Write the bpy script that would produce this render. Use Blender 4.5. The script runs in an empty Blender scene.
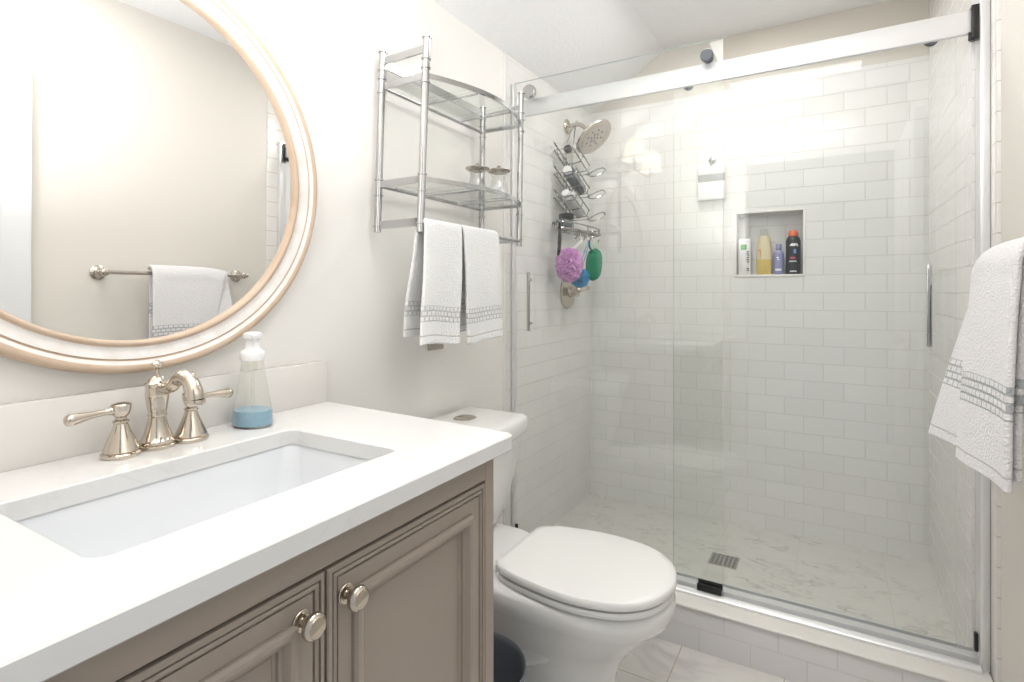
import bpy, bmesh, math, random
from mathutils import Vector, Matrix, noise
PI = math.pi
random.seed(7)
SC = bpy.context.scene
COL = SC.collection

# ------------------------------------------------------------------ camera, world, lights, exposure
cam_d = bpy.data.cameras.new('camera')
cam_d.sensor_width = 36.0
cam_d.lens = 545.5 / 1024 * 36.0
cam_d.shift_y = -50.0 / 1024
cam_d.clip_start = 0.01
cam = bpy.data.objects.new('camera', cam_d)
COL.objects.link(cam)
cam.location = (1.14, 0.0, 1.18)
cam.rotation_euler = (PI / 2, 0, math.radians(30.4))
SC.camera = cam

w = bpy.data.worlds.new('world')
SC.world = w
w.use_nodes = True
w.node_tree.nodes['Background'].inputs[0].default_value = (0.90, 0.95, 1.0, 1)
w.node_tree.nodes['Background'].inputs[1].default_value = 0.4

SC.view_settings.view_transform = 'Standard'
SC.view_settings.look = 'None'
SC.view_settings.exposure = 0.50
SC.view_settings.gamma = 1.0
SC.view_settings.use_curve_mapping = False
SC.cycles.use_denoising = True
SC.cycles.max_bounces = 12
SC.cycles.transparent_max_bounces = 24
SC.cycles.glossy_bounces = 6
SC.cycles.sample_clamp_indirect = 6.0
SC.cycles.caustics_refractive = False


def area(name, loc, size, energy, color, aim, size_y=None):
    d = bpy.data.lights.new(name, 'AREA')
    d.energy = energy
    d.color = color
    d.size = size
    if size_y:
        d.shape = 'RECTANGLE'
        d.size_y = size_y
    o = bpy.data.objects.new(name, d)
    COL.objects.link(o)
    o.location = loc
    o.rotation_euler = (Vector(aim) - Vector(loc)).to_track_quat('-Z', 'Y').to_euler()
    return o


# the photographer's flash bounced off the ceiling, the shower's ceiling lamp, and an unseen fill light added over the room; daylight comes from the world through the open doorway behind the camera
area('bounced_flash', (0.78, 0.30, 1.42), 0.16, 11.5, (0.965, 0.975, 1.0), (0.78, 0.31, 2.4))
area('room_fill_light', (0.95, 0.78, 2.385), 0.65, 4.6, (1.0, 0.99, 0.97), (0.95, 0.78, 0))  # added fill under the ceiling, brightens toilet, floor and counter
area('shower_lamp_light', (0.80, 2.18, 2.385), 0.36, 5.4, (1.0, 0.985, 0.96), (0.78, 2.22, 0))


# ------------------------------------------------------------------ materials
def new_mat(name):
    m = bpy.data.materials.new(name)
    m.use_nodes = True
    return m, m.node_tree, m.node_tree.nodes['Principled BSDF']


def N(nt, kind, **kw):
    n = nt.nodes.new(kind)
    for k, v in kw.items():
        setattr(n, k, v)
    return n


def L(nt, a, b):
    nt.links.new(a, b)


def mat(name, col, rough=0.5, metal=0.0, bump=None, var=None, spec=None, sheen=0, coat=0, trans=0):
    """bump=(scale, strength, distance); var=(scale, other colour)"""
    m, nt, b = new_mat(name)
    b.inputs['Base Color'].default_value = (*col, 1)
    b.inputs['Roughness'].default_value = rough
    b.inputs['Metallic'].default_value = metal
    if spec is not None:
        b.inputs['Specular IOR Level'].default_value = spec
    if sheen:
        b.inputs['Sheen Weight'].default_value = sheen
    if coat:
        b.inputs['Coat Weight'].default_value = coat
        b.inputs['Coat Roughness'].default_value = 0.05
    if trans:
        b.inputs['Transmission Weight'].default_value = trans
    if bump or var:
        tc = N(nt, 'ShaderNodeTexCoord')
    if bump:
        no = N(nt, 'ShaderNodeTexNoise')
        no.inputs['Scale'].default_value = bump[0]
        no.inputs['Detail'].default_value = 3
        L(nt, tc.outputs['Object'], no.inputs['Vector'])
        bp = N(nt, 'ShaderNodeBump')
        bp.inputs['Strength'].default_value = bump[1]
        bp.inputs['Distance'].default_value = bump[2]
        L(nt, no.outputs['Fac'], bp.inputs['Height'])
        L(nt, bp.outputs['Normal'], b.inputs['Normal'])
    if var:
        n2 = N(nt, 'ShaderNodeTexNoise')
        n2.inputs['Scale'].default_value = var[0]
        n2.inputs['Detail'].default_value = 4
        L(nt, tc.outputs['Object'], n2.inputs['Vector'])
        mx = N(nt, 'ShaderNodeMix', data_type='RGBA')
        mx.inputs[6].default_value = (*col, 1)
        mx.inputs[7].default_value = (*var[1], 1)
        L(nt, n2.outputs['Fac'], mx.inputs[0])
        L(nt, mx.outputs[2], b.inputs['Base Color'])
    return m


def glass_mat(name, tint, edge=0.0, refl=0.9, haze=0.0):
    """thin clear glass: transparent with Schlick reflection so that lamp light passes through"""
    m, nt, b = new_mat(name)
    out = nt.nodes['Material Output']
    tr = N(nt, 'ShaderNodeBsdfTransparent')
    tr.inputs[0].default_value = (*tint, 1)
    gl = N(nt, 'ShaderNodeBsdfGlossy')
    gl.inputs['Roughness'].default_value = 0.0
    gl.inputs['Color'].default_value = (refl, refl, refl, 1)
    lw = N(nt, 'ShaderNodeLayerWeight')
    lw.inputs['Blend'].default_value = 0.5
    pw = N(nt, 'ShaderNodeMath', operation='POWER')
    pw.inputs[1].default_value = 5.0
    L(nt, lw.outputs['Facing'], pw.inputs[0])
    ma = N(nt, 'ShaderNodeMath', operation='MULTIPLY_ADD')
    ma.inputs[1].default_value = 0.955
    ma.inputs[2].default_value = 0.045
    L(nt, pw.outputs[0], ma.inputs[0])
    mx = N(nt, 'ShaderNodeMixShader')
    L(nt, ma.outputs[0], mx.inputs[0])
    L(nt, tr.outputs[0], mx.inputs[1])
    L(nt, gl.outputs[0], mx.inputs[2])
    last = mx
    if haze:
        df = N(nt, 'ShaderNodeBsdfDiffuse')
        df.inputs[0].default_value = (0.85, 0.87, 0.86, 1)
        m2 = N(nt, 'ShaderNodeMixShader')
        m2.inputs[0].default_value = haze
        L(nt, mx.outputs[0], m2.inputs[1])
        L(nt, df.outputs[0], m2.inputs[2])
        last = m2
    L(nt, last.outputs[0], out.inputs['Surface'])
    return m


def tile_mat(name, haxis, h0, z0, bw=0.1556, rh=0.0794, c1=(0.82, 0.81, 0.79), c2=(0.79, 0.78, 0.758),
             grout=(0.64, 0.62, 0.58), rough=0.12, mortar=0.0015, offset=0.5, vaxis='Z'):
    m, nt, b = new_mat(name)
    g = N(nt, 'ShaderNodeNewGeometry')
    sp = N(nt, 'ShaderNodeSeparateXYZ')
    L(nt, g.outputs['Position'], sp.inputs[0])
    a1 = N(nt, 'ShaderNodeMath', operation='SUBTRACT')
    a1.inputs[1].default_value = h0
    a2 = N(nt, 'ShaderNodeMath', operation='SUBTRACT')
    a2.inputs[1].default_value = z0
    L(nt, sp.outputs[haxis], a1.inputs[0])
    L(nt, sp.outputs[vaxis], a2.inputs[0])
    cb = N(nt, 'ShaderNodeCombineXYZ')
    L(nt, a1.outputs[0], cb.inputs[0])
    L(nt, a2.outputs[0], cb.inputs[1])
    br = N(nt, 'ShaderNodeTexBrick')
    br.offset = offset
    br.inputs['Scale'].default_value = 1.0
    br.inputs['Brick Width'].default_value = bw
    br.inputs['Row Height'].default_value = rh
    br.inputs['Mortar Size'].default_value = mortar
    br.inputs['Mortar Smooth'].default_value = 0.3
    br.inputs['Color1'].default_value = (*c1, 1)
    br.inputs['Color2'].default_value = (*c2, 1)
    br.inputs['Mortar'].default_value = (*grout, 1)
    L(nt, cb.outputs[0], br.inputs['Vector'])
    L(nt, br.outputs['Color'], b.inputs['Base Color'])
    mr = N(nt, 'ShaderNodeMapRange')
    mr.inputs['To Min'].default_value = rough
    mr.inputs['To Max'].default_value = 0.7
    L(nt, br.outputs['Fac'], mr.inputs['Value'])
    L(nt, mr.outputs[0], b.inputs['Roughness'])
    no = N(nt, 'ShaderNodeTexNoise')
    no.inputs['Scale'].default_value = 9.0
    no.inputs['Detail'].default_value = 1.0
    L(nt, g.outputs['Position'], no.inputs['Vector'])
    b1 = N(nt, 'ShaderNodeBump')
    b1.inputs['Strength'].default_value = 0.2
    b1.inputs['Distance'].default_value = 0.004
    L(nt, no.outputs['Fac'], b1.inputs['Height'])
    b2 = N(nt, 'ShaderNodeBump', invert=True)
    b2.inputs['Strength'].default_value = 0.6
    b2.inputs['Distance'].default_value = 0.0012
    L(nt, br.outputs['Fac'], b2.inputs['Height'])
    L(nt, b1.outputs['Normal'], b2.inputs['Normal'])
    L(nt, b2.outputs['Normal'], b.inputs['Normal'])
    return m


def marble_mat(name, base, vein, scale, rough, brick=None, amount=0.5, stretch=(1, 1, 1), rot=0.6, width=0.06):
    """pale stone with thin wandering veins; brick=(h0, v0, width, height, grout) lays it as tiles on XY"""
    m, nt, b = new_mat(name)
    g = N(nt, 'ShaderNodeNewGeometry')
    mp = N(nt, 'ShaderNodeMapping')
    mp.inputs['Scale'].default_value = stretch
    mp.inputs['Rotation'].default_value = (0.3, 0.2, rot)
    L(nt, g.outputs['Position'], mp.inputs['Vector'])
    n1 = N(nt, 'ShaderNodeTexNoise')
    n1.inputs['Scale'].default_value = scale
    n1.inputs['Detail'].default_value = 6
    n1.inputs['Distortion'].default_value = 1.2
    L(nt, mp.outputs[0], n1.inputs['Vector'])
    s = N(nt, 'ShaderNodeMath', operation='SUBTRACT')
    s.inputs[1].default_value = 0.5
    L(nt, n1.outputs['Fac'], s.inputs[0])
    a = N(nt, 'ShaderNodeMath', operation='ABSOLUTE')
    L(nt, s.outputs[0], a.inputs[0])
    mr = N(nt, 'ShaderNodeMapRange')
    mr.inputs['From Max'].default_value = width
    mr.inputs['To Min'].default_value = amount
    mr.inputs['To Max'].default_value = 0.0
    L(nt, a.outputs[0], mr.inputs['Value'])
    n2 = N(nt, 'ShaderNodeTexNoise')
    n2.inputs['Scale'].default_value = scale * 0.7
    L(nt, mp.outputs[0], n2.inputs['Vector'])
    ram = N(nt, 'ShaderNodeMapRange')
    ram.inputs['From Min'].default_value = 0.45
    ram.inputs['From Max'].default_value = 0.65
    L(nt, n2.outputs['Fac'], ram.inputs['Value'])
    mul = N(nt, 'ShaderNodeMath', operation='MULTIPLY')
    L(nt, mr.outputs[0], mul.inputs[0])
    L(nt, ram.outputs[0], mul.inputs[1])
    mx = N(nt, 'ShaderNodeMix', data_type='RGBA')
    mx.inputs[6].default_value = (*base, 1)
    mx.inputs[7].default_value = (*vein, 1)
    L(nt, mul.outputs[0], mx.inputs[0])
    colour = mx.outputs[2]
    if brick:
        sp = N(nt, 'ShaderNodeSeparateXYZ')
        L(nt, g.outputs['Position'], sp.inputs[0])
        sx = N(nt, 'ShaderNodeMath', operation='SUBTRACT')
        sx.inputs[1].default_value = brick[0]
        sy = N(nt, 'ShaderNodeMath', operation='SUBTRACT')
        sy.inputs[1].default_value = brick[1]
        L(nt, sp.outputs['X'], sx.inputs[0])
        L(nt, sp.outputs['Y'], sy.inputs[0])
        cb = N(nt, 'ShaderNodeCombineXYZ')
        L(nt, sy.outputs[0], cb.inputs[0])
        L(nt, sx.outputs[0], cb.inputs[1])
        br = N(nt, 'ShaderNodeTexBrick')
        br.inputs['Scale'].default_value = 1.0
        br.inputs['Brick Width'].default_value = brick[2]
        br.inputs['Row Height'].default_value = brick[3]
        br.inputs['Mortar Size'].default_value = 0.0018
        br.inputs['Mortar Smooth'].default_value = 0.2
        L(nt, cb.outputs[0], br.inputs['Vector'])
        m3 = N(nt, 'ShaderNodeMix', data_type='RGBA')
        L(nt, br.outputs['Fac'], m3.inputs[0])
        L(nt, colour, m3.inputs[6])
        m3.inputs[7].default_value = (*brick[4], 1)
        colour = m3.outputs[2]
    L(nt, colour, b.inputs['Base Color'])
    b.inputs['Roughness'].default_value = rough
    return m


def terry_mat(name, base, ink, v0, v1, rows, across, axis_uv=True):
    """looped towel cloth; grey ovals in a woven band between UV v0..v1"""
    m, nt, b = new_mat(name)
    b.inputs['Roughness'].default_value = 0.95
    b.inputs['Sheen Weight'].default_value = 0.25
    uv = N(nt, 'ShaderNodeUVMap')
    tc = N(nt, 'ShaderNodeTexCoord')
    sp = N(nt, 'ShaderNodeSeparateXYZ')
    L(nt, uv.outputs[0], sp.inputs[0])
    sub = N(nt, 'ShaderNodeMath', operation='SUBTRACT')
    sub.inputs[1].default_value = v0
    L(nt, sp.outputs['Y'], sub.inputs[0])
    cb = N(nt, 'ShaderNodeCombineXYZ')
    L(nt, sp.outputs['X'], cb.inputs[0])
    L(nt, sub.outputs[0], cb.inputs[1])
    br = N(nt, 'ShaderNodeTexBrick')
    br.inputs['Scale'].default_value = 1.0
    br.inputs['Brick Width'].default_value = across
    br.inputs['Row Height'].default_value = (v1 - v0) / rows
    br.inputs['Mortar Size'].default_value = (v1 - v0) / rows * 0.2
    br.inputs['Mortar Smooth'].default_value = 0.6
    L(nt, cb.outputs[0], br.inputs['Vector'])
    ge = N(nt, 'ShaderNodeMath', operation='GREATER_THAN')
    ge.inputs[1].default_value = v0
    lt = N(nt, 'ShaderNodeMath', operation='LESS_THAN')
    lt.inputs[1].default_value = v1
    L(nt, sp.outputs['Y'], ge.inputs[0])
    L(nt, sp.outputs['Y'], lt.inputs[0])
    mk = N(nt, 'ShaderNodeMath', operation='MULTIPLY')
    L(nt, ge.outputs[0], mk.inputs[0])
    L(nt, lt.outputs[0], mk.inputs[1])
    fa = N(nt, 'ShaderNodeMath', operation='MULTIPLY')
    L(nt, mk.outputs[0], fa.inputs[0])
    L(nt, br.outputs['Fac'], fa.inputs[1])
    mx = N(nt, 'ShaderNodeMix', data_type='RGBA')
    mx.inputs[6].default_value = (*base, 1)
    mx.inputs[7].default_value = (*ink, 1)
    L(nt, fa.outputs[0], mx.inputs[0])
    # hem stitch line near the edge
    hm = N(nt, 'ShaderNodeMath', operation='COMPARE')
    hm.inputs[1].default_value = 0.024
    hm.inputs[2].default_value = 0.0016
    L(nt, sp.outputs['Y'], hm.inputs[0])
    mx2 = N(nt, 'ShaderNodeMix', data_type='RGBA')
    mx2.inputs[7].default_value = (base[0] * 0.62, base[1] * 0.6, base[2] * 0.58, 1)
    L(nt, hm.outputs[0], mx2.inputs[0])
    L(nt, mx.outputs[2], mx2.inputs[6])
    L(nt, mx2.outputs[2], b.inputs['Base Color'])
    no = N(nt, 'ShaderNodeTexNoise')
    no.inputs['Scale'].default_value = 210
    no.inputs['Detail'].default_value = 2
    L(nt, tc.outputs['Object'], no.inputs['Vector'])
    b1 = N(nt, 'ShaderNodeBump')
    b1.inputs['Strength'].default_value = 1.0
    b1.inputs['Distance'].default_value = 0.004
    L(nt, no.outputs['Fac'], b1.inputs['Height'])
    b2 = N(nt, 'ShaderNodeBump', invert=True)
    b2.inputs['Strength'].default_value = 0.7
    b2.inputs['Distance'].default_value = 0.003
    L(nt, fa.outputs[0], b2.inputs['Height'])
    L(nt, b1.outputs['Normal'], b2.inputs['Normal'])
    L(nt, b2.outputs['Normal'], b.inputs['Normal'])
    return m


M = {}
M['wall'] = mat('wall_paint', (0.84, 0.82, 0.785), 0.75, bump=(120, 0.08, 0.002))
M['wall_warm'] = mat('wall_paint_warm', (0.78, 0.745, 0.69), 0.75, bump=(120, 0.08, 0.002))
M['beige_paint'] = mat('beige_wall_paint', (0.66, 0.62, 0.55), 0.75, bump=(120, 0.08, 0.002))
M['ceiling'] = mat('ceiling_paint', (0.91, 0.91, 0.91), 0.9, bump=(60, 0.6, 0.006))
M['door_white'] = mat('door_paint', (0.80, 0.81, 0.82), 0.45)
M['tile_back'] = tile_mat('subway_tile_back', 'X', 0.0176, 0.0614)
M['tile_side'] = tile_mat('subway_tile_side', 'Y', 0.03, 0.0614)
M['tile_curb'] = tile_mat('subway_tile_curb', 'X', 0.0642, -0.0060, c1=(0.78, 0.76, 0.755), c2=(0.76, 0.74, 0.735))
M['bullnose'] = tile_mat('bullnose_tile', 'Y', 0.5, 0.0614, bw=5.0, offset=0.0, grout=(0.5, 0.46, 0.38), c1=(0.82, 0.80, 0.76), c2=(0.82, 0.80, 0.76))
M['bullnose_x'] = mat('bullnose_plain', (0.82, 0.80, 0.76), 0.12)
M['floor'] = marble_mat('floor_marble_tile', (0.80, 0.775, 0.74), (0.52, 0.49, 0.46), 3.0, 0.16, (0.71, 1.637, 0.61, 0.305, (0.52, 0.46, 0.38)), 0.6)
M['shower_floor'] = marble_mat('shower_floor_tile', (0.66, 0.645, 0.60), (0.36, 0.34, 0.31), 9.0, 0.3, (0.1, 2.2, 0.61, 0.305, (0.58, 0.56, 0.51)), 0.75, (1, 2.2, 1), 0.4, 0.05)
M['sill'] = mat('sill_stone', (0.84, 0.815, 0.77), 0.18)
M['quartz'] = marble_mat('quartz_counter', (0.76, 0.755, 0.745), (0.55, 0.51, 0.46), 4.5, 0.13, None, 0.28, (1, 1, 1.5), 0.9, 0.014)
M['quartz_plain'] = mat('quartz_backsplash', (0.78, 0.755, 0.72), 0.16)
M['porcelain'] = mat('porcelain', (0.85, 0.845, 0.83), 0.07, coat=0.3)
M['seat_plastic'] = mat('seat_plastic', (0.85, 0.845, 0.825), 0.16)
M['basin'] = mat('basin_porcelain', (0.785, 0.805, 0.825), 0.08, coat=0.3)
M['taupe'] = mat('taupe_paint', (0.365, 0.308, 0.258), 0.38)
M['dark_gap'] = mat('dark_gap', (0.02, 0.017, 0.014), 0.8)
M['nickel'] = mat('polished_nickel', (0.60, 0.54, 0.465), 0.10, 1.0)
M['brushed'] = mat('brushed_nickel', (0.56, 0.51, 0.45), 0.24, 1.0)
M['chrome'] = mat('chrome', (0.50, 0.50, 0.505), 0.10, 1.0)
M['alu'] = mat('polished_aluminium', (0.84, 0.84, 0.845), 0.34, 0.7)
M['rail'] = mat('satin_rail', (0.80, 0.80, 0.81), 0.4, 0.45)
M['mirror'] = mat('mirror_silver', (0.93, 0.93, 0.925), 0.0, 1.0)
M['glass'] = glass_mat('door_glass', (0.982, 0.990, 0.985))
M['glass_edge'] = mat('glass_edge', (0.58, 0.67, 0.63), 0.1)
M['shelf_glass'] = glass_mat('shelf_glass', (0.95, 0.965, 0.955))
M['jar_glass'] = glass_mat('jar_glass', (0.97, 0.975, 0.975))
M['bottle_clear'] = glass_mat('bottle_clear', (0.965, 0.965, 0.945), haze=0.05)
M['soap_blue'] = mat('soap_blue', (0.24, 0.42, 0.56), 0.05)
M['white_plastic'] = mat('white_plastic', (0.86, 0.86, 0.86), 0.25)
M['black_plastic'] = mat('black_plastic', (0.012, 0.012, 0.013), 0.35)
M['charcoal'] = mat('charcoal_plastic', (0.13, 0.145, 0.165), 0.35)
M['grey_plastic'] = mat('grey_plastic', (0.36, 0.36, 0.36), 0.35)
M['silver_plastic'] = mat('silver_plastic', (0.55, 0.55, 0.54), 0.3)
M['cotton'] = mat('cotton', (0.88, 0.88, 0.88), 1.0, bump=(90, 1.0, 0.01))
M['wood_tan'] = mat('frame_tan_wood', (0.50, 0.355, 0.24), 0.6, bump=(60, 0.4, 0.002), var=(16, (0.66, 0.54, 0.43)))
M['wood_white'] = mat('frame_whitewash', (0.86, 0.85, 0.85), 0.65, bump=(50, 0.6, 0.003), var=(26, (0.62, 0.56, 0.50)))
def shade_mat():
    m, nt, b = new_mat('lamp_shade')
    tl = N(nt, 'ShaderNodeBsdfTranslucent')
    tl.inputs[0].default_value = (0.92, 0.88, 0.80, 1)
    df = N(nt, 'ShaderNodeBsdfDiffuse')
    df.inputs[0].default_value = (0.9, 0.88, 0.84, 1)
    mx = N(nt, 'ShaderNodeMixShader')
    mx.inputs[0].default_value = 0.55
    L(nt, df.outputs[0], mx.inputs[1])
    L(nt, tl.outputs[0], mx.inputs[2])
    L(nt, mx.outputs[0], nt.nodes['Material Output'].inputs['Surface'])
    return m


M['shade'] = shade_mat()
M['purple'] = mat('pouf_purple', (0.68, 0.36, 0.66), 0.85)
M['blue_net'] = mat('pouf_blue', (0.05, 0.34, 0.62), 0.85)
M['green'] = mat('scrub_green', (0.02, 0.23, 0.12), 0.8, bump=(300, 0.6, 0.003))
M['green_light'] = mat('loop_green', (0.30, 0.62, 0.36), 0.7)
M['dark_steel'] = mat('caddy_steel', (0.42, 0.41, 0.39), 0.22, 1.0)
M['yellow_liq'] = mat('shampoo_yellow', (0.66, 0.49, 0.14), 0.12)
M['pale_yellow'] = mat('shampoo_bottle', (0.70, 0.62, 0.40), 0.12)
M['lavender'] = mat('bottle_lavender', (0.27, 0.28, 0.47), 0.25)
M['label_green'] = mat('label_green', (0.08, 0.42, 0.09), 0.4)
M['label_dark'] = mat('label_dark', (0.22, 0.16, 0.16), 0.4)
M['label_red'] = mat('label_red', (0.45, 0.05, 0.06), 0.4)
M['label_blue'] = mat('label_blue', (0.10, 0.28, 0.50), 0.4)
M['orange'] = mat('cap_orange', (0.80, 0.17, 0.06), 0.3)
M['amber_label'] = mat('label_amber', (0.70, 0.33, 0.13), 0.4)
M['hand_terry'] = terry_mat('hand_towel_terry', (0.86, 0.86, 0.855), (0.60, 0.60, 0.61), 0.062, 0.105, 3, 0.016)
M['bath_terry'] = terry_mat('bath_towel_terry', (0.83, 0.815, 0.82), (0.44, 0.46, 0.48), 0.122, 0.182, 4, 0.027)


# ------------------------------------------------------------------ mesh helpers
def finish(bm, thr=38):
    bmesh.ops.recalc_face_normals(bm, faces=bm.faces)
    ct = math.radians(thr)
    for f in bm.faces:
        f.smooth = True
    for e in bm.edges:
        if len(e.link_faces) == 2:
            e.smooth = e.calc_face_angle(0) < ct
        else:
            e.smooth = True


def origin_of(o):
    v = Vector((0, 0, 0))
    while o is not None:
        v += o.location
        o = o.parent
    return v


def obj(name, bm, mats, parent=None, label=None, thr=38, keep_normals=False):
    """link one mesh; coordinates in the bmesh are those of the room"""
    if not keep_normals:
        finish(bm, thr)
    off = origin_of(parent)
    if off.length:
        bmesh.ops.translate(bm, verts=bm.verts, vec=-off)
    me = bpy.data.meshes.new(name)
    bm.to_mesh(me)
    bm.free()
    if not isinstance(mats, (list, tuple)):
        mats = [mats]
    for m in mats:
        me.materials.append(m)
    o = bpy.data.objects.new(name, me)
    COL.objects.link(o)
    if parent is not None:
        o.parent = parent
    if label:
        o['label'] = label
    return o


def tag(o, label, cat, group=None):
    o['label'] = label
    o['category'] = cat
    if group:
        o['group'] = group
    return o


def thing(name, loc, label, cat, group=None):
    o = bpy.data.objects.new(name, None)
    o.empty_display_size = 0.05
    COL.objects.link(o)
    o.location = loc
    return tag(o, label, cat, group)


def struct(name, bm, mats, parent=None, thr=38):
    o = obj(name, bm, mats, parent, thr=thr)
    o['kind'] = 'structure'
    return o


def B():
    return bmesh.new()


def setmi(faces, mi):
    for f in faces:
        f.material_index = mi


def box(bm, x0, x1, y0, y1, z0, z1, bev=0.0, seg=2, mi=0):
    vs = [bm.verts.new((x, y, z)) for x in (x0, x1) for y in (y0, y1) for z in (z0, z1)]
    q = [(0, 1, 3, 2), (4, 6, 7, 5), (0, 4, 5, 1), (2, 3, 7, 6), (0, 2, 6, 4), (1, 5, 7, 3)]
    fs = [bm.faces.new([vs[i] for i in t]) for t in q]
    setmi(fs, mi)
    if bev:
        es = list({e for f in fs for e in f.edges})
        r = bmesh.ops.bevel(bm, geom=es, offset=bev, segments=seg, affect='EDGES', profile=0.5)
        setmi(r['faces'], mi)
    return fs


def quad(bm, pts, mi=0):
    f = bm.faces.new([bm.verts.new(p) for p in pts])
    f.material_index = mi
    return f


def basis(axis):
    a = Vector(axis).normalized()
    h = Vector((0, 0, 1)) if abs(a.z) < 0.9 else Vector((0, 1, 0))
    u = h.cross(a).normalized()
    v = a.cross(u).normalized()
    return a, u, v


def loft(bm, rings, cap0=True, cap1=True, closed=True, mi=0, mis=None):
    vr = [[bm.verts.new(p) for p in r] for r in rings]
    n = len(rings[0])
    for i in range(len(vr) - 1):
        m = mis[i] if mis else mi
        for j in range(n if closed else n - 1):
            k = (j + 1) % n
            f = bm.faces.new((vr[i][j], vr[i][k], vr[i + 1][k], vr[i + 1][j]))
            f.material_index = m
    if cap0:
        bm.faces.new(vr[0][::-1]).material_index = mis[0] if mis else mi
    if cap1:
        bm.faces.new(vr[-1]).material_index = mis[-1] if mis else mi
    return vr


def lathe(bm, prof, c=(0, 0, 0), axis=(0, 0, 1), n=32, mi=0, mis=None, sx=1.0, sy=1.0, cap=True):
    a, u, v = basis(axis)
    c = Vector(c)
    rings = []
    for r, h in prof:
        r = max(r, 1e-5)
        rings.append([c + a * h + u * (r * sx * math.cos(2 * PI * k / n)) + v * (r * sy * math.sin(2 * PI * k / n)) for k in range(n)])
    loft(bm, rings, cap, cap, True, mi, mis)


def smooth_path(pts, sub=6, closed=False):
    P = [Vector(p) for p in pts]
    out = []
    n = len(P)
    rng = range(n) if closed else range(n - 1)
    for i in rng:
        p0 = P[(i - 1) % n] if closed or i > 0 else P[i]
        p1 = P[i]
        p2 = P[(i + 1) % n]
        p3 = P[(i + 2) % n] if closed or i + 2 < n else p2
        for s in range(sub):
            t = s / sub
            t2, t3 = t * t, t * t * t
            out.append(0.5 * ((2 * p1) + (p2 - p0) * t + (2 * p0 - 5 * p1 + 4 * p2 - p3) * t2 + (3 * p1 - p0 - 3 * p2 + p3) * t3))
    if not closed:
        out.append(P[-1])
    return out


def tube(bm, pts, r, n=10, closed=False, smooth=0, mi=0, flat=None):
    """round bar along a path; r is a number or one radius per point; flat=(w,h) gives a flat strip section"""
    if smooth:
        k = len(pts)
        rr = None
        if isinstance(r, (list, tuple)):
            rr = r
            m = (k if closed else k - 1)
            new = []
            for i in range(m):
                for s in range(smooth):
                    new.append(rr[i] + (rr[(i + 1) % k] - rr[i]) * s / smooth)
            if not closed:
                new.append(rr[-1])
            r = new
        pts = smooth_path(pts, smooth, closed)
    P = [Vector(p) for p in pts]
    m = len(P)
    rad = r if isinstance(r, (list, tuple)) else [r] * m
    tang = []
    for i in range(m):
        if closed:
            t = P[(i + 1) % m] - P[i - 1]
        else:
            t = P[min(i + 1, m - 1)] - P[max(i - 1, 0)]
        tang.append(t.normalized())
    a, u, v = basis(tang[0])
    if flat:
        u = Vector((0, 0, 1)).cross(tang[0]).normalized() if abs(tang[0].z) < 0.95 else u
    rings = []
    for i in range(m):
        t = tang[i]
        u = (u - t * u.dot(t)).normalized()
        v = t.cross(u)
        if flat:
            hw, hh = flat[0] / 2, flat[1] / 2
            rings.append([P[i] + u * (sx * hw) + v * (sy * hh) for sx, sy in ((-1, -1), (1, -1), (1, 1), (-1, 1))])
        else:
            rings.append([P[i] + u * (rad[i] * math.cos(2 * PI * k / n)) + v * (rad[i] * math.sin(2 * PI * k / n)) for k in range(n)])
    if closed:
        rings.append(rings[0])
        vr = [[bm.verts.new(p) for p in rg] for rg in rings[:-1]]
        nn = len(rings[0])
        for i in range(m):
            for j in range(nn):
                k = (j + 1) % nn
                bm.faces.new((vr[i][j], vr[i][k], vr[(i + 1) % m][k], vr[(i + 1) % m][j])).material_index = mi
    else:
        loft(bm, rings, True, True, True, mi)


def superring(cx, cy, z, ax, ay, e=2.0, n=40):
    pts = []
    for k in range(n):
        t = 2 * PI * k / n
        c, s = math.cos(t), math.sin(t)
        pts.append((cx + ax * math.copysign(abs(c) ** (2 / e), c), cy + ay * math.copysign(abs(s) ** (2 / e), s), z))
    return pts


def patch(bm, c, rx, ry, a0, a1, z0, z1, n=6, out=0.0006, mi=0):
    """printed label area lying on a round bottle, angles in degrees from +x towards +y"""
    rows = []
    for z in (z0, z1):
        rows.append([(c[0] + (rx + out) * math.cos(math.radians(a0 + (a1 - a0) * k / n)), c[1] + (ry + out) * math.sin(math.radians(a0 + (a1 - a0) * k / n)), z) for k in range(n + 1)])
    loft(bm, rows, False, False, False, mi)


# ------------------------------------------------------------------ the room
XR, YD, YB = 1.515, 1.95, 2.785           # right wall, door plane, shower back wall
ZL, ZC, XC = 2.14, 2.405, 0.40           # eave height at left wall, flat ceiling, crease
CURB_Y0, CURB_Z = 1.85, 0.135

bm = B(); box(bm, -0.1, XR + 0.1, -1.2, CURB_Y0, -0.06, 0.0)
struct('floor', bm, M['floor'])
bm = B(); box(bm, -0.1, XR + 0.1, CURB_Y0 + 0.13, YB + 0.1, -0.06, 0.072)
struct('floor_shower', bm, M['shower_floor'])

# painted left wall, then the tiled stretch of it in the shower
bm = B(); box(bm, -0.1, 0.0, 0.06, 1.872, 0.0, ZL)
struct('wall_left', bm, M['wall'])
bm = B(); box(bm, -0.1, 0.004, 1.893, YB, 0.0, ZL)
struct('wall_shower_left', bm, M['tile_side'])
bm = B(); box(bm, -0.1, 0.006, 1.872, 1.893, 0.0, ZL, 0.004, 2)
struct('trim_1', bm, M['bullnose_x'])
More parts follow.
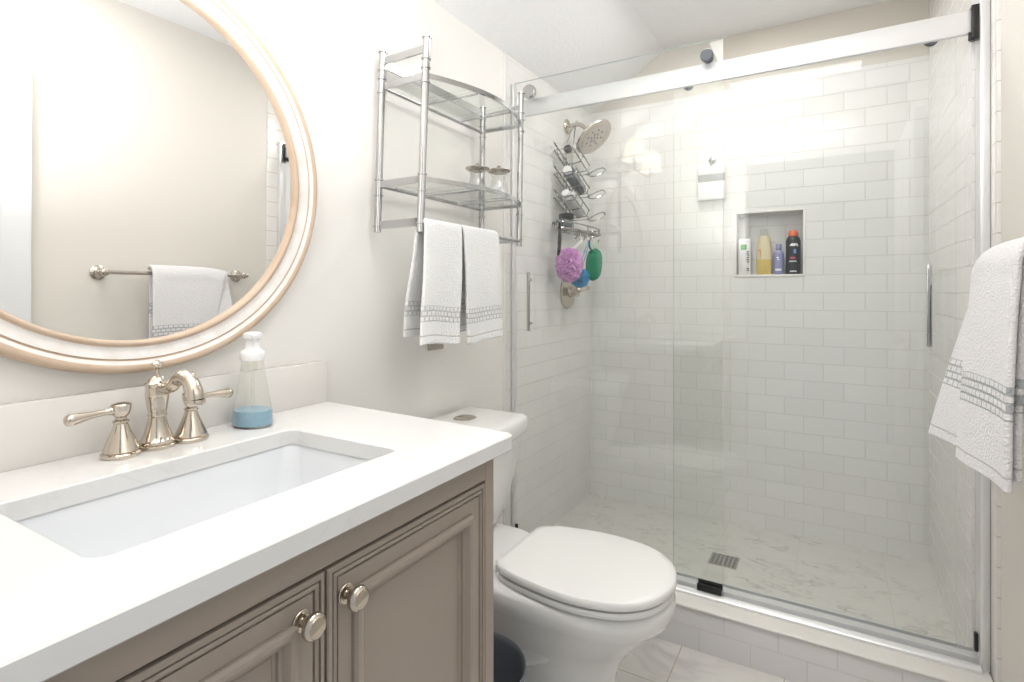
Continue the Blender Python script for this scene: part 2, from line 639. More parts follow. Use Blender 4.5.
# right wall: painted, bullnose strip, tile
XW = XR + 0.005
bm = B(); box(bm, XW, XW + 0.1, -0.12, 1.87, 0.0, ZC)
struct('wall_right', bm, M['wall_warm'])
bm = B(); box(bm, XR - 0.004, XR + 0.1, 1.87, 2.0, 0.0, ZC, 0.004, 2)
struct('trim_2', bm, M['bullnose'])
bm = B(); box(bm, 1.482, XR + 0.1, 2.0, YB, 0.0, ZC)
struct('wall_shower_right', bm, M['tile_side'])

# back wall with the niche cut in
NX0, NX1, NZ0, NZ1, ND = 0.748, 1.027, 1.257, 1.545, 0.085
bm = B()
xs = [-0.1, NX0, NX1, XR + 0.1]
zs = [0.0, NZ0, NZ1, 2.145]
for i in range(3):
    for j in range(3):
        if i == 1 and j == 1:
            continue
        quad(bm, [(xs[i], YB, zs[j]), (xs[i + 1], YB, zs[j]), (xs[i + 1], YB, zs[j + 1]), (xs[i], YB, zs[j + 1])])
quad(bm, [(NX0, YB + ND, NZ0), (NX1, YB + ND, NZ0), (NX1, YB + ND, NZ1), (NX0, YB + ND, NZ1)])
for p in (((NX0, NZ0), (NX1, NZ0)), ((NX1, NZ0), (NX1, NZ1)), ((NX1, NZ1), (NX0, NZ1)), ((NX0, NZ1), (NX0, NZ0))):
    (xa, za), (xb, zb) = p
    quad(bm, [(xa, YB, za), (xb, YB, zb), (xb, YB + ND, zb), (xa, YB + ND, za)], 1)
bmesh.ops.remove_doubles(bm, verts=bm.verts, dist=1e-5)
box(bm, -0.1, XR + 0.1, YB + 0.10, YB + 0.14, 0.0, ZC + 0.05, mi=2)
box(bm, -0.1, XR + 0.1, YB + 0.003, YB + 0.09, 2.145, ZC + 0.05, mi=2)
quad(bm, [(-0.1, YB, 2.145), (XR + 0.1, YB, 2.145), (XR + 0.1, YB + 0.003, 2.145), (-0.1, YB + 0.003, 2.145)], 1)
struct('wall_back', bm, [M['tile_back'], M['bullnose_x'], M['beige_paint']])
bm = B()
for (x0, x1, z0, z1) in ((NX0 - 0.011, NX1 + 0.011, NZ0 - 0.011, NZ0), (NX0 - 0.011, NX1 + 0.011, NZ1, NZ1 + 0.011), (NX0 - 0.011, NX0, NZ0, NZ1), (NX1, NX1 + 0.011, NZ0, NZ1)):
    box(bm, x0, x1, YB - 0.004, YB + 0.01, z0, z1, 0.002, 2)
struct('trim_3', bm, M['bullnose_x'])

# ceiling: flat, sloping down to the left wall
bm = B()
prof = [(-0.1, ZL - 0.1 * (ZC - ZL) / XC), (XC, ZC), (XR + 0.1, ZC), (XR + 0.1, ZC + 0.1), (XC - 0.03, ZC + 0.1), (-0.1, ZL + 0.05)]
loft(bm, [[(x, y, z) for x, z in prof] for y in (-0.12, YB + 0.1)])
struct('ceiling', bm, M['ceiling'], thr=10)

# wall with the open doorway the picture is taken from, and its white door folded against the right wall
bm = B()
box(bm, -0.1, 0.64, -0.12, 0.06, 0.0, ZC)
box(bm, 0.64, XR, -0.12, 0.06, 2.05, ZC)
box(bm, 1.47, XR, -0.12, 0.06, 0.0, 2.05)
struct('wall_front', bm, M['wall'])
bm = B()
box(bm, XR - 0.05, XR - 0.014, 0.075, 0.85, 0.012, 2.03, 0.003, 2)
for z0, z1 in ((0.20, 0.92), (1.05, 1.90)):
    for y0, y1 in ((0.17, 0.43), (0.51, 0.76)):
        box(bm, XR - 0.055, XR - 0.045, y0, y1, z0, z1, 0.004, 2)
dr = struct('door_1', bm, M['door_white'])
bm = B()
lathe(bm, [(0.026, 0), (0.026, 0.008), (0.011, 0.012), (0.011, 0.035), (0.024, 0.045), (0.028, 0.056), (0.022, 0.068), (0.001, 0.071)], (XR - 0.05, 0.81, 0.95), (-1, 0, 0), 24)
obj('door_knob', bm, M['brushed'], dr)

# curb: tiled core, pale stone sill
bm = B(); box(bm, 0.0, XR, CURB_Y0, CURB_Y0 + 0.14, 0.0, CURB_Z)
struct('trim_4', bm, M['tile_curb'])
bm = B(); box(bm, 0.006, XR - 0.005, CURB_Y0 - 0.010, CURB_Y0 + 0.155, CURB_Z, CURB_Z + 0.010, 0.0045, 3)
struct('trim_5', bm, M['sill'])
SILL = CURB_Z + 0.010

# ------------------------------------------------------------------ vanity
VY0, VY1, VX, ZT = 0.075, 0.917, 0.56, 0.896
van = thing('vanity_cabinet', (0.28, 0.5, 0), 'taupe painted vanity cabinet with two panelled doors under the sink', 'cabinet')
bm = B()
box(bm, 0.003, VX - 0.02, VY0, VY0 + 0.018, 0.09, 0.864)
box(bm, 0.003, VX - 0.02, VY1 - 0.018, VY1, 0.09, 0.864)
box(bm, 0.003, 0.012, VY0 + 0.018, VY1 - 0.018, 0.09, 0.864)
box(bm, 0.012, VX - 0.02, VY0 + 0.018, VY1 - 0.018, 0.09, 0.108)
box(bm, 0.003, VX - 0.07, VY0, VY1, 0.0, 0.09)
# face frame
for (y0, y1, z0, z1) in ((VY0, 0.115, 0.09, 0.864), (0.887, VY1, 0.09, 0.864), (0.115, 0.887, 0.813, 0.864), (0.115, 0.887, 0.09, 0.13)):
    box(bm, VX - 0.02, VX, y0, y1, z0, z1, 0.0012, 1)
obj('cabinet_body', bm, M['taupe'], van)
DOOR_STEPS = [(0.0, -0.010), (0.0, 0.000), (0.002, 0.002), (0.007, 0.002), (0.0078, -0.004), (0.0092, -0.004), (0.010, 0.001), (0.013, 0.003), (0.016, 0.001), (0.0168, -0.005), (0.0184, -0.005),
              (0.019, 0.0), (0.043, 0.0), (0.0435, -0.002), (0.0445, 0.004), (0.048, 0.009), (0.053, 0.0105), (0.058, 0.008), (0.0615, 0.002), (0.0635, -0.002), (0.068, -0.002), (0.0685, -0.007), (0.072, -0.0085), (0.0728, -0.0125), (0.0745, -0.0125), (0.0752, -0.0095), (0.082, -0.0095)]


def cabinet_door(y0, y1, z0, z1, ky, kz):
    bm = B()
    rings = []
    for ins, h in DOOR_STEPS:
        rings.append([(VX + h, y0 + ins, z0 + ins), (VX + h, y1 - ins, z0 + ins), (VX + h, y1 - ins, z1 - ins), (VX + h, y0 + ins, z1 - ins)])
    loft(bm, rings)
    d = obj('door', bm, M['taupe'], van, thr=25)
    bm = B()
    lathe(bm, [(0.0135, 0), (0.0135, 0.002), (0.0125, 0.003), (0.0125, 0.0045), (0.010, 0.0055), (0.010, 0.007), (0.007, 0.008), (0.0062, 0.014), (0.008, 0.017),
               (0.0145, 0.019), (0.0168, 0.022), (0.0172, 0.025), (0.0165, 0.028), (0.0145, 0.030), (0.0135, 0.0305), (0.0125, 0.0318), (0.006, 0.0328), (0.0, 0.033)],
          (VX + 0.0005, ky, kz), (1, 0, 0), 28)
    obj('knob', bm, M['nickel'], d, 'round polished nickel cabinet knob')


cabinet_door(0.119, 0.4975, 0.134, 0.8085, 0.460, 0.763)
cabinet_door(0.5020, 0.8825, 0.134, 0.8085, 0.533, 0.763)

# countertop slab with a rectangular cut-out, rounded corners
CX1, CY0, CY1 = 0.595, 0.06, 0.942
SX0, SX1, SY0, SY1 = 0.178, 0.470, 0.272, 0.742


def roundrect(x0, x1, y0, y1, r, z, n=8):
    pts = []
    for (cx, cy, a) in ((x1 - r, y1 - r, 0), (x0 + r, y1 - r, 90), (x0 + r, y0 + r, 180), (x1 - r, y0 + r, 270)):
        for k in range(n + 1):
            t = math.radians(a + 90 * k / n)
            pts.append((cx + r * math.cos(t), cy + r * math.sin(t), z))
    return pts


ct = thing('countertop', (0.3, 0.5, 0.866), 'white quartz countertop with faint grey veins on the taupe vanity', 'countertop')
bm = B()
o_t = roundrect(0.003, CX1, CY0, CY1, 0.012, ZT)
i_t = roundrect(SX0, SX1, SY0, SY1, 0.022, ZT)
ov = {}
def vring(pts): return [bm.verts.new(p) for p in pts]
e = 0.0025
rings_o = [vring(roundrect(0.003 + e, CX1 - e, CY0 + e, CY1 - e, 0.017, ZT)), vring(roundrect(0.003, CX1, CY0, CY1, 0.018, ZT - e)), vring(roundrect(0.003, CX1, CY0, CY1, 0.018, 0.868)), vring(roundrect(0.003 + e, CX1 - e, CY0 + e, CY1 - e, 0.017, 0.8655))]
rings_i = [vring(roundrect(SX0 - e, SX1 + e, SY0 - e, SY1 + e, 0.024, ZT)), vring(roundrect(SX0, SX1, SY0, SY1, 0.022, ZT - e)), vring(roundrect(SX0, SX1, SY0, SY1, 0.022, 0.8655))]
def splay(ring):
    # the far end of the slab runs slightly out of square with the wall
    for v in ring:
        if v.co.y > 0.8:
            v.co.y += 0.030 * (1 - v.co.x / CX1)
for r_ in rings_o:
    splay(r_)
nn = len(o_t)
def strip(a, b):
    for j in range(nn):
        k = (j + 1) % nn
        bm.faces.new((a[j], a[k], b[k], b[j]))
strip(rings_i[0], rings_o[0])
for i in range(3): strip(rings_o[i], rings_o[i + 1])
for i in range(2): strip(rings_i[i], rings_i[i + 1])
strip(rings_i[2], rings_o[3])
obj('slab', bm, M['quartz'], ct)
bm = B(); box(bm, 0.001, 0.02, CY0, 0.970, ZT, 1.0, 0.0015, 2)
obj('backsplash', bm, M['quartz_plain'], ct)

# undermount basin
sk = thing('sink', (0.32, 0.5, 0.74), 'white rectangular undermount sink basin set into the quartz countertop', 'sink')
bm = B()
rs = []
for (ins, z, r) in ((-0.014, 0.8650, 0.03), (-0.004, 0.8650, 0.03), (-0.002, 0.860, 0.03), (0.004, 0.82, 0.035), (0.012, 0.77, 0.045), (0.028, 0.745, 0.055), (0.06, 0.735, 0.06), (0.10, 0.731, 0.03)):
    rs.append(roundrect(SX0 + ins, SX1 - ins, SY0 + ins, SY1 - ins, r, z))
rs2 = []
for (ins, z, r) in ((0.10, 0.722, 0.03), (0.05, 0.725, 0.06), (0.015, 0.74, 0.05), (0.0, 0.77, 0.045), (-0.010, 0.855, 0.03)):
    rs2.append(roundrect(SX0 + ins, SX1 - ins, SY0 + ins, SY1 - ins, r, z))
loft(bm, rs2 + rs, True, True)
obj('basin', bm, M['basin'], sk)
bm = B()
lathe(bm, [(0.030, 0.0), (0.030, 0.002), (0.027, 0.004), (0.022, 0.003), (0.02, 0.003), (0.018, 0.006), (0.001, 0.008)], (0.32, 0.507, 0.7315), n=28)
obj('drain', bm, M['nickel'], sk)

# ------------------------------------------------------------------ faucet
fx, fy = 0.080, 0.530
fa = thing('faucet', (fx, fy, ZT), 'polished nickel widespread faucet with two lever handles behind the sink', 'faucet')
bm = B()
lathe(bm, [(0.029, 0), (0.030, 0.002), (0.030, 0.006), (0.027, 0.008), (0.0285, 0.010), (0.0285, 0.014), (0.025, 0.017), (0.0225, 0.024), (0.0185, 0.036), (0.0155, 0.048),
           (0.0140, 0.056), (0.0155, 0.058), (0.0155, 0.061), (0.0145, 0.063), (0.0165, 0.075), (0.0185, 0.088), (0.0192, 0.099), (0.0185, 0.108), (0.0185, 0.112), (0.0200, 0.114),
           (0.0200, 0.117), (0.016, 0.119), (0.0135, 0.124), (0.009, 0.129), (0.0, 0.131)], (fx, fy, ZT), n=36)
obj('spout_body', bm, M['nickel'], fa)
bm = B()
pth = [(fx + 0.008, fy, ZT + 0.113), (fx + 0.026, fy + 0.001, ZT + 0.108), (fx + 0.046, fy + 0.002, ZT + 0.114), (fx + 0.062, fy + 0.003, ZT + 0.127), (fx + 0.080, fy + 0.003, ZT + 0.134), (fx + 0.098, fy + 0.004, ZT + 0.128), (fx + 0.110, fy + 0.004, ZT + 0.110), (fx + 0.114, fy + 0.004, ZT + 0.096)]
tube(bm, pth, [0.011, 0.0105, 0.0105, 0.0110, 0.0122, 0.0135, 0.0145, 0.0148], 20, smooth=6)
lathe(bm, [(0.0150, 0), (0.0160, 0.002), (0.0160, 0.006), (0.0150, 0.009)], (fx + 0.114, fy + 0.004, ZT + 0.0885), n=28)
obj('spout', bm, M['nickel'], fa)
bm = B()
lathe(bm, [(0.0035, 0.130), (0.0035, 0.140), (0.0055, 0.142), (0.0035, 0.144), (0.0032, 0.145), (0.009, 0.147), (0.0105, 0.150), (0.0098, 0.153), (0.006, 0.155), (0.004, 0.156), (0.0035, 0.158), (0, 0.1585)], (fx, fy, ZT), n=24)
obj('lift_rod', bm, M['nickel'], fa)


def faucet_handle(x, y, dirv):
    bm = B()
    lathe(bm, [(0.0285, 0), (0.030, 0.002), (0.030, 0.006), (0.0265, 0.0085), (0.0275, 0.011), (0.0260, 0.015), (0.0225, 0.024), (0.0175, 0.036), (0.0130, 0.048), (0.0105, 0.056), (0.0125, 0.0585), (0.0125, 0.061), (0.0085, 0.064),
               (0.0085, 0.067), (0.0125, 0.072), (0.0145, 0.079), (0.0150, 0.085), (0.0155, 0.088), (0.0135, 0.0905), (0.007, 0.092), (0, 0.0925)], (x, y, ZT), n=32)
    h = obj('handle_base', bm, M['nickel'], fa)
    bm = B()
    d = Vector(dirv).normalized()
    c = Vector((x, y, ZT + 0.080))
    pts = [c + d * t + Vector((0, 0, dz)) for t, dz in ((0.008, 0), (0.016, 0.0), (0.022, 0.0), (0.042, 0.0), (0.063, -0.001), (0.073, -0.002), (0.079, -0.003), (0.082, -0.0035))]
    tube(bm, pts, [0.006, 0.0072, 0.0052, 0.0060, 0.0088, 0.0102, 0.0080, 0.002], 16, smooth=4)
    obj('lever', bm, M['nickel'], h)


faucet_handle(0.083, 0.470, (0.02, -1, -0.03))
faucet_handle(0.085, 0.588, (0.03, 1, 0.0))

# ------------------------------------------------------------------ soap dispenser
sx_, sy_ = 0.082, 0.718
sd = thing('soap_dispenser', (sx_, sy_, ZT), 'clear flared pump bottle with blue soap beside the faucet', 'soap dispenser')
bm = B()
prof = [(0.0425, 0.0), (0.0465, 0.003), (0.047, 0.010), (0.0445, 0.030), (0.037, 0.065), (0.0305, 0.100), (0.0265, 0.122), (0.0248, 0.134), (0.0245, 0.138)]
lathe(bm, prof, (sx_, sy_, ZT + 0.001), n=40, sx=1.0, sy=0.8, cap=True)
obj('bottle', bm, M['bottle_clear'], sd)
bm = B()
lathe(bm, [(0.0405, 0.002), (0.0448, 0.004), (0.0453, 0.010), (0.0432, 0.029), (0.0423, 0.0335), (0.0, 0.0335)], (sx_, sy_, ZT + 0.001), n=40, sx=1.0, sy=0.8)
obj('liquid_soap', bm, M['soap_blue'], sd, 'blue liquid soap filling the bottom of the bottle')
bm = B()
lathe(bm, [(0.0035, 0.012), (0.0035, 0.112), (0.010, 0.113), (0.0105, 0.128), (0.010, 0.137)], (sx_, sy_, ZT + 0.001), n=16)
obj('dip_tube', bm, M['bottle_clear'], sd)
bm = B()
lathe(bm, [(0.0235, 0.137), (0.0245, 0.140), (0.0245, 0.153), (0.022, 0.157), (0.0165, 0.160), (0.0145, 0.164), (0.0120, 0.182)], (sx_, sy_, ZT + 0.001), n=32)
lathe(bm, [(0.0110, 0.181), (0.0175, 0.183), (0.0190, 0.188), (0.0175, 0.194), (0.011, 0.1965), (0, 0.197)], (sx_, sy_, ZT + 0.001), n=28)
tube(bm, [(sx_, sy_, ZT + 0.190), (sx_ + 0.018, sy_ - 0.008, ZT + 0.191), (sx_ + 0.030, sy_ - 0.014, ZT + 0.188)], [0.008, 0.0065, 0.0045], 12)
obj('pump', bm, M['white_plastic'], sd, 'white foaming pump top')

# ------------------------------------------------------------------ round mirror
mc = (0.0, 0.530, 1.430)
mi_ = thing('round_mirror', (0.0, 0.53, 1.43), 'large round wall mirror in whitewashed wood frame above the sink', 'mirror')
bm = B()
lathe(bm, [(0.352, 0.006), (0.352, 0.012), (0.0, 0.0121)], mc, (1, 0, -0.005), 96)
obj('mirror_glass', bm, M['mirror'], mi_)
bm = B()
fp = [(0.341, 0.003), (0.3425, 0.012), (0.343, 0.020), (0.346, 0.0235), (0.350, 0.0235), (0.3525, 0.021), (0.3545, 0.0195), (0.364, 0.0215), (0.374, 0.027), (0.3755, 0.0275), (0.3775, 0.0250), (0.3795, 0.0265),
      (0.3845, 0.0310), (0.3865, 0.0318), (0.392, 0.0345), (0.398, 0.0325), (0.4015, 0.027), (0.4025, 0.020), (0.4025, 0.003)]
mis = [0, 0, 0, 0, 0, 0, 1, 1, 1, 0, 0, 1, 1, 0, 0, 0, 0, 0]
lathe(bm, fp, mc, (1, 0, 0), 128, mis=mis, cap=False)
obj('frame', bm, [M['wood_tan'], M['wood_white']], mi_, thr=60)

# ------------------------------------------------------------------ sconce above the mirror (seen in the shower glass)
scn = thing('vanity_sconce', (0.0, 0.55, 1.98), 'nickel wall sconce with two white shades above the round mirror', 'wall lamp')
bm = B()
box(bm, 0.001, 0.018, 0.47, 0.63, 1.93, 2.03, 0.006, 3)
obj('backplate', bm, M['nickel'], scn)
for yy in (0.38, 0.72):
    bm = B()
    tube(bm, [(0.018, 0.55 + (yy - 0.55) * 0.2, 1.98), (0.07, 0.55 + (yy - 0.55) * 0.5, 1.945), (0.125, yy - (yy - 0.55) * 0.15, 1.91), (0.13, yy, 1.93)], 0.006, 12, smooth=5)
    lathe(bm, [(0.02, 0), (0.022, 0.004), (0.012, 0.008), (0.012, 0.045)], (0.13, yy, 1.93), n=20)
    obj('arm', bm, M['nickel'], scn)
    bm = B()
    lathe(bm, [(0.066, 0.0), (0.046, 0.125), (0.0445, 0.125), (0.0645, 0.0)], (0.13, yy, 1.955), n=36, cap=False)
    sh_m = M['shade']
    obj('lamp_shade', bm, sh_m, scn)
    d = bpy.data.lights.new('sconce_bulb', 'POINT')
    d.energy = 3.4
    d.color = (1.0, 0.96, 0.91)
    d.shadow_soft_size = 0.03
    lo = bpy.data.objects.new('sconce_bulb', d)
    COL.objects.link(lo)
    lo.location = (0.13, yy, 2.01)

# ------------------------------------------------------------------ chrome wall shelf (etagere)
et = thing('wall_shelf', (0.0, 1.42, 1.35), 'chrome two tier wall shelf with glass shelves and curved front', 'shelf')
EY0, EY1, EXB, EXF = 1.161, 1.681, 0.030, 0.190


def post(xt, yt, zt, xb, yb, zb):
    bm = B()
    ax = Vector((xt - xb, yt - yb, zt - zb))
    ln = ax.length
    r = 0.0102
    prof = [(0.0, 0), (r, 0.0005), (r, 0.0)]
    prof = [(r * 0.9, 0.0), (r, 0.001)]
    for zc in (1.362, 1.45, 1.495, 1.745, 1.785, 1.81):
        h = (zc - zb) / (zt - zb) * ln
        if 0.01 < h < ln - 0.01:
            prof += [(r, h - 0.003), (r + 0.0028, h - 0.002), (r + 0.0028, h + 0.002), (r, h + 0.003)]
    prof += [(r, ln - 0.006), (r + 0.003, ln - 0.005), (r + 0.003, ln - 0.001), (r, ln)]
    lathe(bm, prof, (xb, yb, zb), ax, 20)
    obj('post', bm, M['chrome'], et)


post(EXB, EY0, 1.866, EXB, EY0 - 0.022, 1.346)
post(EXF + 0.001, EY0, 1.872, EXF - 0.004, EY0 - 0.022, 1.338)
post(EXB, EY1, 1.857, EXB, EY1 - 0.012, 1.350)
post(EXF + 0.001, EY1 + 0.002, 1.882, EXF - 0.006, EY1 - 0.003, 1.338)


def arc(z, bow, n=24, dy=0.0):
    return [(EXF + bow * math.sin(PI * t / n) ** 0.9, EY0 + dy + (EY1 - EY0 - dy) * t / n, z) for t in range(n + 1)]


for (z, nm, dy) in ((1.766, 'upper', 0.0), (1.482, 'lower', -0.018)):
    bm = B()
    tube(bm, arc(z, 0.066, 24, dy), 0.006, flat=(0.006, 0.013))
    tube(bm, [(EXB, EY0 + dy, z), (EXF, EY0 + dy, z)], 0.006, flat=(0.007, 0.018))
    tube(bm, [(EXB, EY1 - 0.004, z), (EXF, EY1, z)], 0.006, flat=(0.007, 0.014))
    tube(bm, [(EXB, EY0 + dy, z - 0.004), (EXB, EY1, z - 0.004)], 0.0055, 12)
    for f in (0.33, 0.70):
        y = EY0 + (EY1 - EY0) * f
        tube(bm, [(EXB, y, z - 0.006), (EXF + 0.05, y, z - 0.006)], 0.003, 8)
    obj('shelf_rim', bm, M['chrome'], et)
    bm = B()
    pts = [(EXB + 0.012, EY1 - 0.012), (EXB + 0.012, EY0 + dy + 0.012)] + [(p[0] - 0.005, min(max(p[1], EY0 + dy + 0.012), EY1 - 0.012)) for p in arc(z, 0.066, 24, dy)]
    loft(bm, [[(x, y, z - 0.002) for x, y in pts], [(x, y, z + 0.004) for x, y in pts]])
    obj('glass_shelf', bm, M['shelf_glass'], et, thr=20)
bm = B()
tube(bm, [(EXB, EY0, 1.837), (EXF, EY0, 1.840)], 0.006, flat=(0.007, 0.020))
tube(bm, [(EXB, EY0, 1.832), (EXB, EY1, 1.832)], 0.006, flat=(0.007, 0.026))
tube(bm, [(EXB, EY1, 1.822), (EXF, EY1, 1.832)], 0.006, flat=(0.007, 0.012))
obj('guard_rail', bm, M['chrome'], et)
TBZ, TBX = 1.357, 0.186
bm = B()
tube(bm, [(EXB, EY0 - 0.021, 1.366), (EXF - 0.004, EY0 - 0.021, 1.366)], 0.006, flat=(0.007, 0.022))
tube(bm, [(EXB, EY1 - 0.012, 1.356), (EXF - 0.006, EY1 - 0.003, 1.356)], 0.006, flat=(0.007, 0.012))
tube(bm, [(TBX, EY0 - 0.02, TBZ), (TBX, EY1 - 0.003, TBZ)], 0.0065, 14)
obj('towel_rod', bm, M['chrome'], et)


# ------------------------------------------------------------------ towels
def towel_mesh(name, path, y0, y1, thick, mat_, parent, ny=26, yfun=None, dfun=None, label=None, one_hem=False):
    """cloth sheet swept along an (x, z) path from hem to hem; UV in metres: u across, v from the nearer hem"""
    bm = bmesh.new()
    P = smooth_path([(x, 0, z) for x, z in path], 8)
    ln = [0]
    for i in range(1, len(P)):
        ln.append(ln[-1] + (P[i] - P[i - 1]).length)
    tot = ln[-1]
    uvl = bm.loops.layers.uv.new('UVMap')
    grid = []
    for i, p in enumerate(P):
        row = []
        for j in range(ny + 1):
            s = j / ny
            y = y0 + (y1 - y0) * s
            x, z = p.x, p.z
            if yfun:
                y = yfun(ln[i], tot, s, y)
            if dfun:
                dx, dz = dfun(ln[i], tot, s)
                x += dx
                z += dz
            row.append((bm.verts.new((x, y, z)), (y1 - y0) * s, ln[i] if ln[i] < tot / 2 and not one_hem else tot - ln[i]))
        grid.append(row)
    for i in range(len(grid) - 1):
        for j in range(ny):
            q = (grid[i][j], grid[i][j + 1], grid[i + 1][j + 1], grid[i + 1][j])
            f = bm.faces.new([a[0] for a in q])
            f.smooth = True
            for lp, a in zip(f.loops, q):
                lp[uvl].uv = (a[1], a[2])
    o = obj(name, bm, mat_, parent, label, keep_normals=True)
    so = o.modifiers.new('thickness', 'SOLIDIFY')
    so.thickness = thick
    so.offset = 0
    sb = o.modifiers.new('soft', 'SUBSURF')
    sb.levels = 1
    sb.render_levels = 1
    return o


def hand_towel(y0, y1, hem, back_hem, back_x, label, seed, lean=0.0):
    t = thing('hand_towel', (TBX, (y0 + y1) / 2, TBZ), label, 'towel', 'white hand towels on the chrome shelf')
    top = TBZ + 0.0145
    def d(l, tot, s, sd=seed):
        h = max(0.0, min(1.0, (tot - l) / (tot * 0.5)))  # 0 at front hem
        k = 1 - h if l > tot / 2 else (1 - min(1, l / (tot * 0.5)))
        return (0.006 * k * math.sin(s * 7 + sd), 0.006 * k * math.sin(s * 4 + sd * 2))
    def yf(l, tot, s, y):
        k = (1 - min(1, (tot - l) / (tot * 0.5))) if l > tot / 2 else (1 - min(1, l / (tot * 0.5)))
        m = (y0 + y1) / 2
        return m + (y - m) * (1 + 0.03 * k) + lean * k * (1 if l > tot / 2 else -0.3)
    f = 0.0155
    path = [(back_x, back_hem), (back_x + 0.01, back_hem + 0.1), (TBX - 0.036, TBZ - 0.12), (TBX - f - 0.004, TBZ - 0.03), (TBX - f, TBZ), (TBX - 0.009, top - 0.002), (TBX, top), (TBX + 0.009, top - 0.002), (TBX + f, TBZ), (TBX + f + 0.003, TBZ - 0.05), (TBX + f + 0.006, TBZ - 0.15), (TBX + f + 0.004, TBZ - 0.25), (TBX + f + 0.006, hem)]
    towel_mesh('cloth', path, y0, y1, 0.011, M['hand_terry'], t, 22, yf, d)
    # the folded-in third that lies behind the outer face
    path2 = [(TBX - 0.008, TBZ + 0.003 - 0.02), (TBX + 0.0100, TBZ - 0.06), (TBX + 0.008, TBZ - 0.2), (TBX + 0.008, hem + 0.012)]
    return t


hand_towel(1.140, 1.306, 1.032, 1.045, 0.118, 'white hand towel hanging from the shelf rod, next to the mirror side post', 0.4, -0.028)
hand_towel(1.314, 1.508, 1.026, 1.052, 0.135, 'white hand towel on the shelf rod, on the side towards the shower', 2.1, 0.012)

# metal plate low on the wall behind the towels
pl = thing('wall_plate', (0.0, 1.45, 1.0), 'small brushed nickel wall plate peeking out under the hand towels', 'wall plate')
bm = B()
box(bm, 0.001, 0.008, 1.395, 1.475, 0.985, 1.10, 0.003, 2)
obj('plate', bm, M['brushed'], pl)
bm = B()
box(bm, 0.006, 0.0105, 1.417, 1.453, 1.010, 1.076, 0.002, 2)
obj('switch_insert', bm, M['grey_plastic'], pl)


# ------------------------------------------------------------------ two lidded jars on the lower glass shelf
def jar(x, y, z, label, cotton):
    t = thing('apothecary_jar', (x, y, z), label, 'jar', 'apothecary jars on the glass shelf')
    bm = B()
    K = 0.90
    outer = [(0.028, 0.0), (0.029, 0.004), (0.022, 0.010), (0.026, 0.018), (0.032, 0.035), (0.033, 0.055), (0.028, 0.080), (0.023, 0.100), (0.026, 0.113), (0.030, 0.118)]
    inner = [(0.028, 0.117), (0.024, 0.112), (0.021, 0.100), (0.026, 0.08), (0.031, 0.055), (0.030, 0.037), (0.024, 0.02), (0.001, 0.014)]
    lathe(bm, [(r, h * K) for r, h in outer + inner], (x, y, z), n=32)
    obj('jar_body', bm, M['jar_glass'], t)
    bm = B()
    lathe(bm, [(r, h * K) for r, h in [(0.001, 0.1185), (0.020, 0.1185), (0.036, 0.124), (0.042, 0.131), (0.041, 0.133), (0.030, 0.137), (0.012, 0.139), (0.005, 0.141), (0.006, 0.145), (0.007, 0.148), (0.005, 0.151), (0, 0.152)]], (x, y, z), n=32)
    obj('lid', bm, M['brushed'], t, 'wide dished metallic lid')
    if cotton:
        bm = B()
        for (a, b_, c, r) in ((0, 0, 0.034, 0.018), (0.008, 0.006, 0.045, 0.014), (-0.009, 0.003, 0.050, 0.014), (0.002, -0.009, 0.055, 0.013), (0.0, 0.004, 0.062, 0.013)):
            bmesh.ops.create_icosphere(bm, subdivisions=2, radius=r, matrix=Matrix.Translation((x + a, y + b_, z + c)))
        o = obj('cotton_balls', bm, M['cotton'], t)
        o['kind'] = 'stuff'


jar(0.078, 1.572, 1.487, 'glass jar with dished lid by the back post of the shelf', False)
jar(0.122, 1.643, 1.487, 'glass jar of white cotton balls at the shower end of the shelf', True)

# ------------------------------------------------------------------ toilet
TY = 1.400
to = thing('toilet', (0.40, TY, 0), 'white two piece toilet with closed elongated lid beside the vanity', 'toilet')


def egg(pts, s=1.0, z=0.0, xc=0.56, sub=4):
    half = [Vector((x, y_, 0)) for x, y_ in pts]
    full = half + [Vector((p.x, -p.y, 0)) for p in reversed(half) if p.y > 1e-4]
    sm = smooth_path([tuple(p) for p in full], sub, True)
    return [(xc + (p.x - xc) * s, TY + p.y * s, z + 0.011) for p in sm]


LID = [(0.338, 0.085), (0.345, 0.130), (0.385, 0.158), (0.46, 0.178), (0.56, 0.189), (0.64, 0.182), (0.71, 0.158), (0.762, 0.112), (0.788, 0.058), (0.797, 0.0)]
bm = B()
loft(bm, [egg(LID, s, z) for s, z in ((0.80, 0.4065), (0.975, 0.4065), (0.995, 0.409), (1.0, 0.413), (1.0, 0.419), (0.994, 0.4245), (0.978, 0.4280), (0.90, 0.4300), (0.60, 0.4315), (0.3, 0.4320))])
obj('lid', bm, M['seat_plastic'], to)
bm = B()
loft(bm, [egg(LID, s, z) for s, z in ((0.80, 0.3835), (0.955, 0.3835), (0.978, 0.387), (0.983, 0.392), (0.983, 0.397), (0.972, 0.402), (0.80, 0.4040))])
obj('seat', bm, M['seat_plastic'], to)
for s in (-1, 1):
    bm = B()
    box(bm, 0.318, 0.362, TY + s * 0.075 - 0.022, TY + s * 0.075 + 0.022, 0.397, 0.423, 0.006, 3)
    tube(bm, [(0.340, TY + s * 0.075 - 0.035, 0.416), (0.340, TY + s * 0.075 + 0.035, 0.416)], 0.010, 14)
    obj('hinge', bm, M['seat_plastic'], to)


